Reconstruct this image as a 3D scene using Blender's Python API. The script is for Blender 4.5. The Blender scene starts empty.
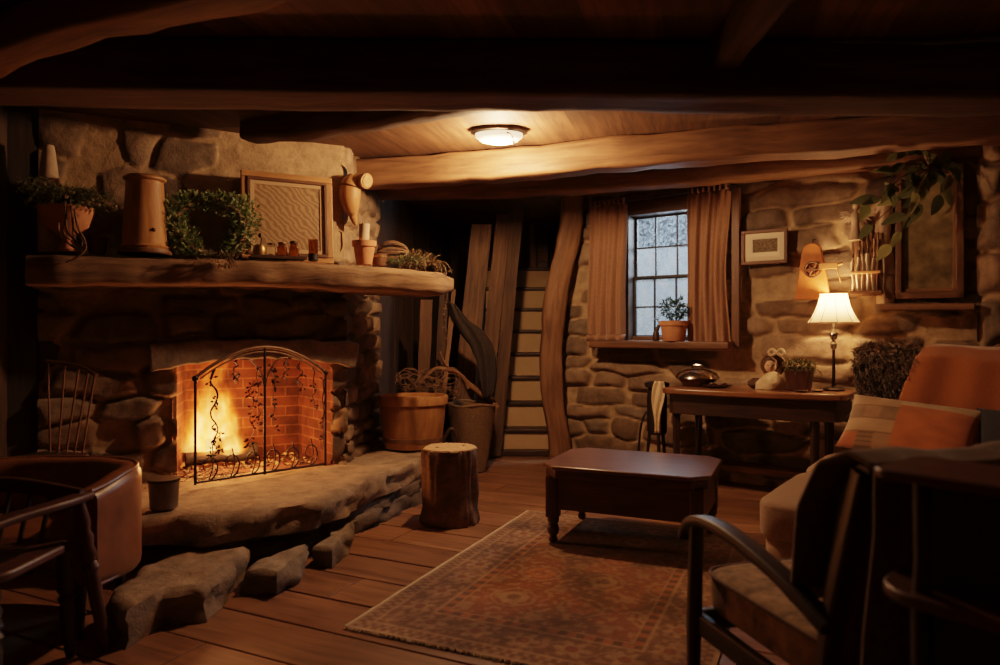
import bpy, math, random
import numpy as np
from mathutils import Vector, Matrix, noise
R = random.Random(7)
C = bpy.context.scene.collection
PI = math.pi
V = Vector
HC, FP = 1.25, 700.0          # eye height, focal length in pixels of a 1000 x 665 picture

def P(px, py, d): return V(((px-500)/FP*d, d, HC+(332.5-py)/FP*d))
def G(px, py, z=0.0):
    d = FP*(HC-z)/(py-332.5)
    return V(((px-500)/FP*d, d, z))
def fbm(p, s=1.0, o=3): return noise.fractal(V(p)*s, 1.0, 2.0, o)
def sstep(a, b, x):
    t = min(1, max(0, (x-a)/(b-a))); return t*t*(3-2*t)

# ------------------------------------------------------------------ materials
MATS = {}
def nodes(name):
    m = bpy.data.materials.new(name); m.use_nodes = True
    nt = m.node_tree; b = nt.nodes['Principled BSDF']
    return m, nt, b
def N(nt, t, **kw):
    n = nt.nodes.new(t)
    for k, v in kw.items():
        if k in n.inputs: n.inputs[k].default_value = v
        else: setattr(n, k, v)
    return n
def ramp(nt, stops):
    n = nt.nodes.new('ShaderNodeValToRGB'); e = n.color_ramp.elements
    while len(e) < len(stops): e.new(0.5)
    for i, (p, c) in enumerate(stops):
        e[i].position = p; e[i].color = (*c, 1) if len(c) == 3 else c
    return n
def bump(nt, b, src, strength, dist=0.01):
    n = N(nt, 'ShaderNodeBump', Strength=strength, Distance=dist)
    nt.links.new(src, n.inputs['Height']); nt.links.new(n.outputs[0], b.inputs['Normal'])
def wood(name, c1, c2, rough=0.6, su=2.0, sv=26.0, bstr=0.35, spec=0.4, coat=0.0, col=False):
    m, nt, b = nodes(name); L = nt.links.new
    uv = N(nt, 'ShaderNodeTexCoord'); mp = N(nt, 'ShaderNodeMapping'); mp.inputs['Scale'].default_value = (su, sv, 1)
    L(uv.outputs['UV'], mp.inputs['Vector'])
    oi = N(nt, 'ShaderNodeObjectInfo')
    L(oi.outputs['Random'], mp.inputs['Location'])
    n1 = N(nt, 'ShaderNodeTexNoise', Scale=1.0, Detail=5.0, Roughness=0.65, Distortion=0.6); L(mp.outputs[0], n1.inputs['Vector'])
    n2 = N(nt, 'ShaderNodeTexNoise', Scale=1.7, Detail=3.0); L(uv.outputs['UV'], n2.inputs['Vector'])
    r = ramp(nt, [(0.3, c1), (0.72, c2)]); L(n1.outputs[0], r.inputs[0])
    mx = N(nt, 'ShaderNodeMixRGB', blend_type='MULTIPLY'); mx.inputs[0].default_value = 0.6
    r2 = ramp(nt, [(0.3, (0.45, 0.42, 0.4)), (0.65, (1.1, 1.08, 1.05))]); L(n2.outputs[0], r2.inputs[0])
    L(r.outputs[0], mx.inputs[1]); L(r2.outputs[0], mx.inputs[2]); out = mx.outputs[0]
    if col:
        a = N(nt, 'ShaderNodeVertexColor', layer_name='Col')
        m2 = N(nt, 'ShaderNodeMixRGB', blend_type='MULTIPLY'); m2.inputs[0].default_value = 1
        L(out, m2.inputs[1]); L(a.outputs[0], m2.inputs[2]); out = m2.outputs[0]
    L(out, b.inputs['Base Color']); b.inputs['Roughness'].default_value = rough
    b.inputs['Specular IOR Level'].default_value = spec
    b.inputs['Coat Weight'].default_value = coat; b.inputs['Coat Roughness'].default_value = 0.26
    bump(nt, b, n1.outputs[0], bstr, 0.006)
    MATS[name] = m; return m
def plain(name, c, rough=0.6, metal=0.0, var=0.25, sc=14.0, bstr=0.15, spec=0.4, sheen=0.0, bd=0.004, col=False):
    """colour broken up by noise in object space, or the mesh's own colour layer"""
    m, nt, b = nodes(name); L = nt.links.new
    tc = N(nt, 'ShaderNodeTexCoord'); n1 = N(nt, 'ShaderNodeTexNoise', Scale=sc, Detail=5.0, Roughness=0.6); L(tc.outputs['Object'], n1.inputs['Vector'])
    r = ramp(nt, [(0.3, tuple(x*(1-var) for x in c)), (0.7, tuple(min(1, x*(1+var)) for x in c))]); L(n1.outputs[0], r.inputs[0])
    out = r.outputs[0]
    if col:
        a = N(nt, 'ShaderNodeVertexColor', layer_name='Col')
        m2 = N(nt, 'ShaderNodeMixRGB', blend_type='MULTIPLY'); m2.inputs[0].default_value = 1
        L(out, m2.inputs[1]); L(a.outputs[0], m2.inputs[2]); out = m2.outputs[0]
    L(out, b.inputs['Base Color'])
    b.inputs['Roughness'].default_value = rough; b.inputs['Metallic'].default_value = metal
    b.inputs['Specular IOR Level'].default_value = spec; b.inputs['Sheen Weight'].default_value = sheen
    if bstr: bump(nt, b, n1.outputs[0], bstr, bd)
    MATS[name] = m; return m
def stone(name, c=(1, 1, 1), bstr=0.6):
    m, nt, b = nodes(name); L = nt.links.new
    tc = N(nt, 'ShaderNodeTexCoord'); n1 = N(nt, 'ShaderNodeTexNoise', Scale=9.0, Detail=8.0, Roughness=0.68); L(tc.outputs['Object'], n1.inputs['Vector'])
    n2 = N(nt, 'ShaderNodeTexNoise', Scale=55.0, Detail=4.0, Roughness=0.7); L(tc.outputs['Object'], n2.inputs['Vector'])
    a = N(nt, 'ShaderNodeVertexColor', layer_name='Col')
    r = ramp(nt, [(0.28, tuple(.5*x for x in c)), (0.7, tuple(1.25*x for x in c))]); L(n1.outputs[0], r.inputs[0])
    mx = N(nt, 'ShaderNodeMixRGB', blend_type='MULTIPLY'); mx.inputs[0].default_value = 1
    L(a.outputs[0], mx.inputs[1]); L(r.outputs[0], mx.inputs[2])
    L(mx.outputs[0], b.inputs['Base Color']); b.inputs['Roughness'].default_value = 0.85; b.inputs['Specular IOR Level'].default_value = 0.25
    ad = N(nt, 'ShaderNodeMath', operation='ADD'); ml = N(nt, 'ShaderNodeMath', operation='MULTIPLY'); ml.inputs[1].default_value = 0.4
    L(n2.outputs[0], ml.inputs[0]); L(n1.outputs[0], ad.inputs[0]); L(ml.outputs[0], ad.inputs[1])
    bump(nt, b, ad.outputs[0], bstr, 0.018)
    MATS[name] = m; return m
def leafmat(name):
    m, nt, b = nodes(name); L = nt.links.new
    a = N(nt, 'ShaderNodeVertexColor', layer_name='Col'); L(a.outputs[0], b.inputs['Base Color'])
    b.inputs['Roughness'].default_value = 0.5; b.inputs['Specular IOR Level'].default_value = 0.3
    tl = N(nt, 'ShaderNodeBsdfTranslucent'); L(a.outputs[0], tl.inputs['Color']); mx = N(nt, 'ShaderNodeMixShader'); mx.inputs[0].default_value = .35
    L(b.outputs[0], mx.inputs[1]); L(tl.outputs[0], mx.inputs[2]); L(mx.outputs[0], nt.nodes['Material Output'].inputs['Surface'])
    MATS[name] = m; return m
def glass(name, c=(1, 1, 1), rough=0.02):
    m, nt, b = nodes(name)
    b.inputs['Base Color'].default_value = (*c, 1); b.inputs['Roughness'].default_value = rough
    b.inputs['Transmission Weight'].default_value = 1.0; b.inputs['IOR'].default_value = 1.45
    MATS[name] = m; return m

# ------------------------------------------------------------------ mesh builder
class MB:
    def __init__(s): s.v = []; s.f = []; s.u = []; s.c = []; s.hascol = False
    def add(s, vs, fs, us=None, col=None, M=None):
        b = len(s.v)
        for i, p in enumerate(vs):
            p = V(p); s.v.append(M @ p if M else p)
            if col is None: s.c.append((1, 1, 1))
            else:
                s.hascol = True; s.c.append(col[i] if isinstance(col, list) else col)
        for k, f in enumerate(fs):
            s.f.append([b+i for i in f])
            s.u.append(us[k] if us else [(vs[i][0], vs[i][1]) for i in f])
        return s
    def box(s, c, size, M=None, col=None):
        x, y, z = (q/2 for q in size); c = V(c)
        loc = [V((a*x, b*y, d*z)) for d in (-1, 1) for b in (-1, 1) for a in (-1, 1)]
        fs = [(0, 2, 3, 1), (4, 5, 7, 6), (0, 1, 5, 4), (2, 6, 7, 3), (0, 4, 6, 2), (1, 3, 7, 5)]
        ax = max(range(3), key=lambda i: size[i]); us = []
        for f in fs:
            P0 = [loc[i] for i in f]; var = [i for i in range(3) if max(p[i] for p in P0)-min(p[i] for p in P0) > 1e-9]
            if ax not in var or len(var) < 2: var = (var+[0, 1])[:2]; a, b = var[0], var[1]
            else: a = ax; b = [i for i in var if i != ax][0]
            us.append([(p[a]+c[0]*.7+c[2], p[b]+c[1]*1.3+c[2]*.31) for p in P0])
        return s.add([M @ (p+c) if M else p+c for p in loc], fs, us, col)
    def sweep(s, path, sec, sc=None, up=(0, 0, 1), cap=True, rough=0.0, rs=6.0, col=None, twist=0.0, M=None, seed=0.0):
        path = [V(p) for p in path]; n = len(path); k = len(sec); up = V(up); rings = []
        per = [0]
        for i in range(k): per.append(per[-1]+(V(sec[(i+1) % k])-V(sec[i])).length)
        vs = []; L = 0; Ls = []
        for i, p in enumerate(path):
            t = (path[min(i+1, n-1)]-path[max(i-1, 0)]).normalized()
            u0 = up if abs(t.dot(up)) < 0.97 else (V((0, 1, 0)) if abs(t.y) < .9 else V((1, 0, 0)))
            sd = t.cross(u0).normalized(); uu = sd.cross(t).normalized()
            if i: L += (p-path[i-1]).length
            Ls.append(L); f = sc[i] if sc else 1.0
            fx, fy = f if isinstance(f, tuple) else (f, f)
            ca, sa = math.cos(twist*i/max(1, n-1)), math.sin(twist*i/max(1, n-1))
            for a, b in sec:
                a, b = a*ca-b*sa, a*sa+b*ca
                q = p+sd*(a*fx)+uu*(b*fy)
                if rough:
                    w = q+V((seed, seed*1.7, 0)); q = q+(sd*(a*fx)+uu*(b*fy)).normalized()*rough*fbm(w, rs, 3)
                vs.append(q)
        fs = []; us = []
        for i in range(n-1):
            for j in range(k):
                j2 = (j+1) % k
                fs.append((i*k+j, i*k+j2, (i+1)*k+j2, (i+1)*k+j))
                us.append([(Ls[i], per[j]), (Ls[i], per[j+1]), (Ls[i+1], per[j+1]), (Ls[i+1], per[j])])
        if cap:
            for r, rev in ((0, 1), (n-1, 0)):
                idx = [r*k+j for j in range(k)]
                if rev: idx.reverse()
                fs.append(tuple(idx)); us.append([(sec[j % k][0], sec[j % k][1]) for j in range(k)])
        return s.add(vs, fs, us, col, M)
    def tube(s, path, r, n=8, **kw):
        if isinstance(r, (list, tuple)): sec = circ(1.0, n); kw['sc'] = list(r)
        else: sec = circ(r, n)
        return s.sweep(path, sec, **kw)
    def lathe(s, prof, n=24, c=(0, 0, 0), sx=1, sy=1, M=None, col=None, rough=0, rs=8, zs=1.0):
        vs = []; fs = []; us = []; c = V(c); L = [0]
        for i in range(1, len(prof)): L.append(L[-1]+math.hypot(prof[i][0]-prof[i-1][0], prof[i][1]-prof[i-1][1]))
        for r, z in prof:
            for j in range(n):
                a = 2*PI*j/n; q = c+V((r*sx*math.cos(a), r*sy*math.sin(a), z))
                if rough: q = q+V((math.cos(a), math.sin(a), 0))*rough*fbm((q.x, q.y, q.z*zs), rs)
                vs.append(q)
        for i in range(len(prof)-1):
            for j in range(n):
                j2 = (j+1) % n
                fs.append((i*n+j, i*n+j2, (i+1)*n+j2, (i+1)*n+j)); rr = max(prof[i][0], .02)
                us.append([(L[i], rr*2*PI*j/n), (L[i], rr*2*PI*(j+1)/n), (L[i+1], rr*2*PI*(j+1)/n), (L[i+1], rr*2*PI*j/n)])
        for r, rev in ((0, 1), (len(prof)-1, 0)):
            if prof[r][0] > 1e-4:
                idx = [r*n+j for j in range(n)]
                if rev: idx.reverse()
                fs.append(tuple(idx)); us.append([(prof[r][0]*math.cos(2*PI*j/n), prof[r][0]*math.sin(2*PI*j/n)) for j in range(n)])
        return s.add(vs, fs, us, col, M)
    def prism(s, poly, z0, z1, M=None, col=None, ru=0):
        n = len(poly); vs = [V((x, y, z0)) for x, y in poly]+[V((x, y, z1)) for x, y in poly]
        fs = [tuple(reversed(range(n))), tuple(range(n, 2*n))]; us = [[(vs[i][ru], vs[i][1-ru]) for i in f] for f in fs]; L = 0
        for i in range(n):
            j = (i+1) % n; l = (V(poly[j])-V(poly[i])).length
            fs.append((i, j, n+j, n+i)); us.append([(L, z0), (L+l, z0), (L+l, z1), (L, z1)]); L += l
        return s.add(vs, fs, us, col, M)
    def grid(s, nu, nv, fn, su=1.0, sv=1.0, colfn=None, M=None, hole=None):
        vs = []; cs = [] if colfn else None
        for j in range(nv+1):
            for i in range(nu+1):
                vs.append(V(fn(i/nu, j/nv)))
                if colfn: cs.append(colfn(i/nu, j/nv))
        fs = []; us = []
        for j in range(nv):
            for i in range(nu):
                if hole and hole((i+.5)/nu, (j+.5)/nv): continue
                fs.append((j*(nu+1)+i, j*(nu+1)+i+1, (j+1)*(nu+1)+i+1, (j+1)*(nu+1)+i))
                us.append([(i/nu*su, j/nv*sv), ((i+1)/nu*su, j/nv*sv), ((i+1)/nu*su, (j+1)/nv*sv), (i/nu*su, (j+1)/nv*sv)])
        return s.add(vs, fs, us, cs, M)
    def blob(s, c, r, n=20, m=14, M=None, col=None, rough=0.0, rs=6, pw=1.0):
        """a squashed ball; pw < 1 squares it off into a cushion"""
        c = V(c); vs = []; fs = []
        f = lambda x: math.copysign(abs(x)**pw, x)
        for i in range(m+1):
            th = PI*i/m
            for j in range(n):
                a = 2*PI*j/n
                q = V((f(math.sin(th))*f(math.cos(a))*r[0], f(math.sin(th))*f(math.sin(a))*r[1], f(-math.cos(th))*r[2]))
                if rough: q = q*(1+rough*fbm(q+c, rs))
                vs.append(c+q)
        for i in range(m):
            for j in range(n): fs.append((i*n+j, i*n+(j+1) % n, (i+1)*n+(j+1) % n, (i+1)*n+j))
        us = [[(vs[i].x, vs[i].y+vs[i].z) for i in q] for q in fs]
        cc = None
        if callable(col): cc = [col(q) for q in vs]
        elif col: cc = col
        return s.add(vs, fs, us, cc, M)
    def leaf(s, p, d, up, L, W, col, bend=0.25):
        d = V(d).normalized(); sd = d.cross(V(up)); sd = sd.normalized() if sd.length > 1e-4 else V((1, 0, 0)); nn = sd.cross(d)
        p = V(p); q = [p, p+d*L*.45+sd*W/2+nn*bend*L*.3, p+d*L-nn*bend*L*.25, p+d*L*.45-sd*W/2+nn*bend*L*.3, p+d*L*.5+nn*bend*L*.1]
        c2 = tuple(x*.7 for x in col)
        s.add(q, [(0, 1, 4), (1, 2, 4), (4, 2, 3), (0, 4, 3)], [[(0, 0), (.5, .5), (.5, 0)]]*4, [c2, col, col, col, c2])
    def oval(s, p, d, up, L, W, col, bend=.3):
        d = V(d).normalized(); sd = d.cross(V(up)); sd = sd.normalized() if sd.length > 1e-4 else V((1, 0, 0)); nn = sd.cross(d); p = V(p); vs = []; cs = []
        for i in range(8):
            t = i/7; w = W/2*math.sin(PI*min(1, t*.94+.03))**.8*(1-.25*t); q = p+d*L*t-nn*bend*L*t*t
            for k in (-1, 0, 1): vs.append(q+sd*w*k+nn*abs(k)*w*.35); cs.append(tuple(x*(.8 if k == 0 else 1) for x in col))
        s.add(vs, [(i*3+k, i*3+k+1, i*3+k+4, i*3+k+3) for i in range(7) for k in (0, 1)], None, cs)
    def drop(s, cond):
        """leave out faces that would stick into something solid"""
        bad = [cond(q) for q in s.v]; keep = [i for i, f in enumerate(s.f) if not any(bad[j] for j in f)]
        s.f = [s.f[i] for i in keep]; s.u = [s.u[i] for i in keep]
        used = sorted({j for f in s.f for j in f}); mp = {j: k for k, j in enumerate(used)}
        s.v = [s.v[j] for j in used]; s.c = [s.c[j] for j in used]; s.f = [[mp[j] for j in f] for f in s.f]; return s
    def build(s, name, mat, parent=None, smooth=True, bevel=0, solid=0, subsurf=0, world=True, angle=40):
        off = V((0, 0, 0)); Mi = None
        if parent is not None and world:
            bpy.context.view_layer.update()
            Mi = parent.matrix_world.inverted()
        me = bpy.data.meshes.new(name)
        vs = [Mi @ q for q in s.v] if Mi else s.v
        me.from_pydata([tuple(q) for q in vs], [], s.f)
        uv = me.uv_layers.new(name='UVMap')
        flat = np.array([c for f in s.u for q in f for c in q], dtype=np.float32)
        if len(flat) == 2*len(me.loops): uv.data.foreach_set('uv', flat)
        if s.hascol:
            a = me.color_attributes.new('Col', 'FLOAT_COLOR', 'POINT')
            arr = np.ones((len(s.c), 4), dtype=np.float32); arr[:, :3] = np.array(s.c, dtype=np.float32); a.data.foreach_set('color', arr.ravel())
        me.polygons.foreach_set('use_smooth', [smooth]*len(me.polygons))
        me.validate(); me.update()
        if smooth:
            try: me.set_sharp_from_angle(angle=math.radians(angle))
            except Exception: pass
        o = bpy.data.objects.new(name, me); C.objects.link(o)
        if mat: me.materials.append(MATS[mat] if isinstance(mat, str) else mat)
        if parent is not None: o.parent = parent
        if solid:
            m = o.modifiers.new('thickness', 'SOLIDIFY'); m.thickness = solid; m.offset = 0
        if bevel:
            m = o.modifiers.new('edge', 'BEVEL'); m.width = bevel; m.segments = 2; m.limit_method = 'ANGLE'; m.angle_limit = math.radians(40)
        if subsurf:
            m = o.modifiers.new('soft', 'SUBSURF'); m.levels = subsurf; m.render_levels = subsurf
        return o

def circ(r, n, a0=0): return [(r*math.cos(a0+2*PI*i/n), r*math.sin(a0+2*PI*i/n)) for i in range(n)]
def rrect(w, h, r, k=3):
    out = []
    for cx, cy, a in ((w/2-r, h/2-r, 0), (-w/2+r, h/2-r, PI/2), (-w/2+r, -h/2+r, PI), (w/2-r, -h/2+r, 1.5*PI)):
        for i in range(k+1): out.append((cx+r*math.cos(a+PI/2*i/k), cy+r*math.sin(a+PI/2*i/k)))
    return out
def densify(sec, n):
    out = []
    for i in range(len(sec)):
        a, b = V(sec[i]), V(sec[(i+1) % len(sec)])
        m = max(1, int((b-a).length/n)); out += [tuple(a.lerp(b, k/m)) for k in range(m)]
    return out
def smoothpath(pts, n=10):
    pts = [V(p) for p in pts]; out = []
    for i in range(len(pts)-1):
        p0, p1, p2, p3 = pts[max(i-1, 0)], pts[i], pts[i+1], pts[min(i+2, len(pts)-1)]
        for k in range(n):
            t = k/n
            out.append(.5*((2*p1)+(p2-p0)*t+(2*p0-5*p1+4*p2-p3)*t*t+(3*p1-p0-3*p2+p3)*t**3))
    return out+[pts[-1]]
def lerpn(a, b, n): return [V(a).lerp(V(b), i/n) for i in range(n+1)]

# ------------------------------------------------------------------ objects
def tag(o, label, cat, group=None, kind=None):
    o['label'] = label; o['category'] = cat
    if group: o['group'] = group
    if kind: o['kind'] = kind
    return o
def thing(name, label, cat, loc=(0, 0, 0), rot=0.0, group=None):
    o = bpy.data.objects.new(name, None); C.objects.link(o); o.empty_display_size = .1
    o.location = loc; o.rotation_euler = (0, 0, rot)
    bpy.context.view_layer.update()
    return tag(o, label, cat, group)
def struct(o):
    o['kind'] = 'structure'; return o
def dup(root, loc, rot=None, label=None, scale=None):
    r = root.copy(); C.objects.link(r); r.location = loc
    if rot is not None: r.rotation_euler = (0, 0, rot)
    if scale: r.scale = (scale,)*3
    if label: r['label'] = label
    for ch in list(root.children):
        c = ch.copy(); C.objects.link(c); c.parent = r
        for g in ch.children:
            d = g.copy(); C.objects.link(d); d.parent = c
    return r
def frame(o, ang):
    """matrix of a local frame: x along, y away, z up"""
    return Matrix.Translation(V(o)) @ Matrix.Rotation(ang, 4, 'Z')
# ------------------------------------------------------------------ palette
wood('floor_wood', (.135, .062, .030), (.34, .172, .086), rough=.42, su=1.6, sv=16, col=True, bstr=.25)
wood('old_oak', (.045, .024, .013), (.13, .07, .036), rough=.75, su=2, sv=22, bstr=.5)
wood('pale_oak', (.11, .052, .024), (.30, .15, .07), rough=.65, su=2.2, sv=20, bstr=.5)
wood('ceiling_wood', (.08, .038, .018), (.24, .118, .056), rough=.7, su=1.5, sv=18, col=True, bstr=.4)
wood('mantel_wood', (.10, .055, .028), (.36, .215, .115), rough=.8, su=4, sv=22, bstr=.9)
wood('plank_wood', (.05, .025, .012), (.20, .105, .05), rough=.7, su=2, sv=24, col=True, bstr=.5)
wood('red_wood', (.085, .034, .018), (.20, .078, .04), rough=.36, su=3, sv=30, bstr=.06, coat=1.0)
wood('red_wood_dark', (.045, .016, .009), (.13, .045, .022), rough=.42, su=3, sv=30, bstr=.12)
wood('honey_wood', (.30, .13, .045), (.58, .30, .12), rough=.5, su=3, sv=18, bstr=.2)
wood('dark_wood', (.022, .011, .007), (.07, .034, .018), rough=.45, su=3, sv=24, bstr=.15)
wood('frame_wood', (.08, .035, .016), (.2, .095, .045), rough=.5, su=3, sv=30, bstr=.2)
wood('desk_wood', (.15, .06, .026), (.36, .16, .07), rough=.36, su=3, sv=30, bstr=.06, coat=.6)
wood('bark', (.07, .038, .02), (.30, .18, .10), rough=.9, su=9, sv=7, bstr=1.0)
plain('cut_wood', (.50, .30, .15), rough=.8, var=.3, sc=30, bstr=.3)
stone('stone'); stone('hearth_stone', (1, 1, 1), .8)
plain('lintel_stone', (.21, .165, .125), rough=.9, var=.35, sc=18, bstr=.6, bd=.01)
plain('terracotta', (.52, .225, .11), rough=.8, var=.2, sc=18)
plain('pale_clay', (.5, .36, .25), rough=.85, var=.2, sc=12)
plain('dark_clay', (.13, .07, .045), rough=.7)
plain('iron', (.035, .026, .02), rough=.5, metal=.7, sc=40, bstr=.3)
plain('rust_iron', (.13, .075, .045), rough=.55, metal=.6, sc=40, bstr=.3)
plain('zinc', (.16, .13, .10), rough=.5, metal=.7, sc=20)
plain('chrome', (.65, .62, .58), rough=.18, metal=1.0, var=.05, bstr=0)
plain('brass', (.5, .3, .12), rough=.35, metal=.9, var=.2)
plain('cream_paint', (.52, .345, .185), rough=.7, var=.06, sc=5, bstr=.05)
plain('black_paint', (.02, .016, .014), rough=.5)
plain('curtain_cloth', (.28, .145, .08), rough=.9, var=.12, sc=60, bstr=.2, sheen=.3)
plain('sofa_cloth', (.30, .195, .125), rough=.95, var=.16, sc=70, bstr=.35, sheen=.3)
plain('orange_wool', (.40, .13, .04), rough=.95, var=.1, sc=90, bstr=.4, sheen=.5)
plain('blue_cloth', (.03, .035, .045), rough=.95, var=.2, sc=60, sheen=.2)
plain('brown_cloth', (.13, .075, .045), rough=.95, var=.25, sc=50, bstr=.4, sheen=.3)
plain('black_cloth', (.022, .016, .013), rough=.95, var=.3, sc=40, bstr=.4)
plain('patch_cloth', (1, 1, 1), rough=.95, var=.14, sc=110, bstr=.35, sheen=.3, col=True)
plain('rug_wool', (1, 1, 1), rough=1.0, var=.3, sc=75, bstr=.8, sheen=.2, col=True, spec=.1)
plain('fringe', (.55, .42, .28), rough=1.0, var=.15)
plain('leather', (.19, .072, .028), rough=.38, var=.3, sc=9, bstr=.12, spec=.5)
plain('burlap', (.15, .092, .05), rough=1.0, var=.4, sc=90, bstr=.8)
plain('straw', (.34, .22, .11), rough=.95, var=.35, sc=30)
plain('twig', (.17, .10, .055), rough=.9, var=.35, sc=30)
plain('charcoal', (.02, .015, .012), rough=.9, var=.5, sc=30, bstr=.8)
plain('paper', (.74, .62, .46), rough=.9, var=.04, sc=6, bstr=0)
plain('wax', (.8, .72, .6), rough=.5, var=.05)
plain('skin_doll', (.66, .42, .28), rough=.6, var=.06, bstr=0)
plain('doll_dress', (.66, .50, .32), rough=.9, var=.12, sc=40)
plain('doll_dark', (.09, .05, .03), rough=.9, var=.3, sc=40)
plain('orange_paint', (.56, .185, .05), rough=.6, var=.25, sc=16, bstr=.2)
plain('fur', (1, 1, 1), rough=.95, var=.2, sc=40, col=True, bstr=0, sheen=.4)
leafmat('leaf')
glass('clear_glass', (.95, .93, .88)); glass('amber_glass', (.55, .33, .16))

plain('damask', (.30, .205, .125), rough=.95, var=.62, sc=15, bstr=.3)
# frosted window pane: part clear, part scattering, mottled like rime
def pane_material():
    m, nt, b = nodes('frost_glass'); L = nt.links.new
    tc = N(nt, 'ShaderNodeTexCoord'); n1 = N(nt, 'ShaderNodeTexNoise', Scale=26.0, Detail=8.0, Roughness=.8, Distortion=1.4); L(tc.outputs['Object'], n1.inputs['Vector'])
    tr = N(nt, 'ShaderNodeBsdfTransparent'); tl = N(nt, 'ShaderNodeBsdfTranslucent'); tl.inputs['Color'].default_value = (.16, .185, .21, 1)
    gl = N(nt, 'ShaderNodeBsdfGlossy'); gl.inputs['Roughness'].default_value = .04
    r = ramp(nt, [(.42, (.0,)*3), (.6, (.95,)*3)]); L(n1.outputs[0], r.inputs[0])
    mx = N(nt, 'ShaderNodeMixShader'); L(r.outputs[0], mx.inputs[0]); L(tr.outputs[0], mx.inputs[1]); L(tl.outputs[0], mx.inputs[2])
    fr = N(nt, 'ShaderNodeFresnel'); fr.inputs['IOR'].default_value = 1.5
    m2 = N(nt, 'ShaderNodeMixShader'); L(fr.outputs[0], m2.inputs[0]); L(mx.outputs[0], m2.inputs[1]); L(gl.outputs[0], m2.inputs[2])
    L(m2.outputs[0], nt.nodes['Material Output'].inputs['Surface']); MATS['frost_glass'] = m
pane_material()
def brick_material():
    m, nt, b = nodes('brick'); L = nt.links.new
    tc = N(nt, 'ShaderNodeTexCoord'); br = N(nt, 'ShaderNodeTexBrick'); L(tc.outputs['UV'], br.inputs['Vector'])
    br.inputs['Color1'].default_value = (.17, .046, .021, 1); br.inputs['Color2'].default_value = (.10, .029, .015, 1); br.inputs['Mortar'].default_value = (.24, .09, .045, 1)
    br.inputs['Scale'].default_value = 1.0; br.inputs['Brick Width'].default_value = .21; br.inputs['Row Height'].default_value = .075; br.inputs['Mortar Size'].default_value = .006
    n1 = N(nt, 'ShaderNodeTexNoise', Scale=7.0, Detail=5.0); L(tc.outputs['Object'], n1.inputs['Vector'])
    r = ramp(nt, [(.3, (.35,)*3), (.7, (1.2,)*3)]); L(n1.outputs[0], r.inputs[0])
    mx = N(nt, 'ShaderNodeMixRGB', blend_type='MULTIPLY'); mx.inputs[0].default_value = 1; L(br.outputs[0], mx.inputs[1]); L(r.outputs[0], mx.inputs[2])
    L(mx.outputs[0], b.inputs['Base Color']); b.inputs['Roughness'].default_value = .9
    bump(nt, b, br.outputs['Fac'], -.5, .008); MATS['brick'] = m
brick_material()

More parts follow.
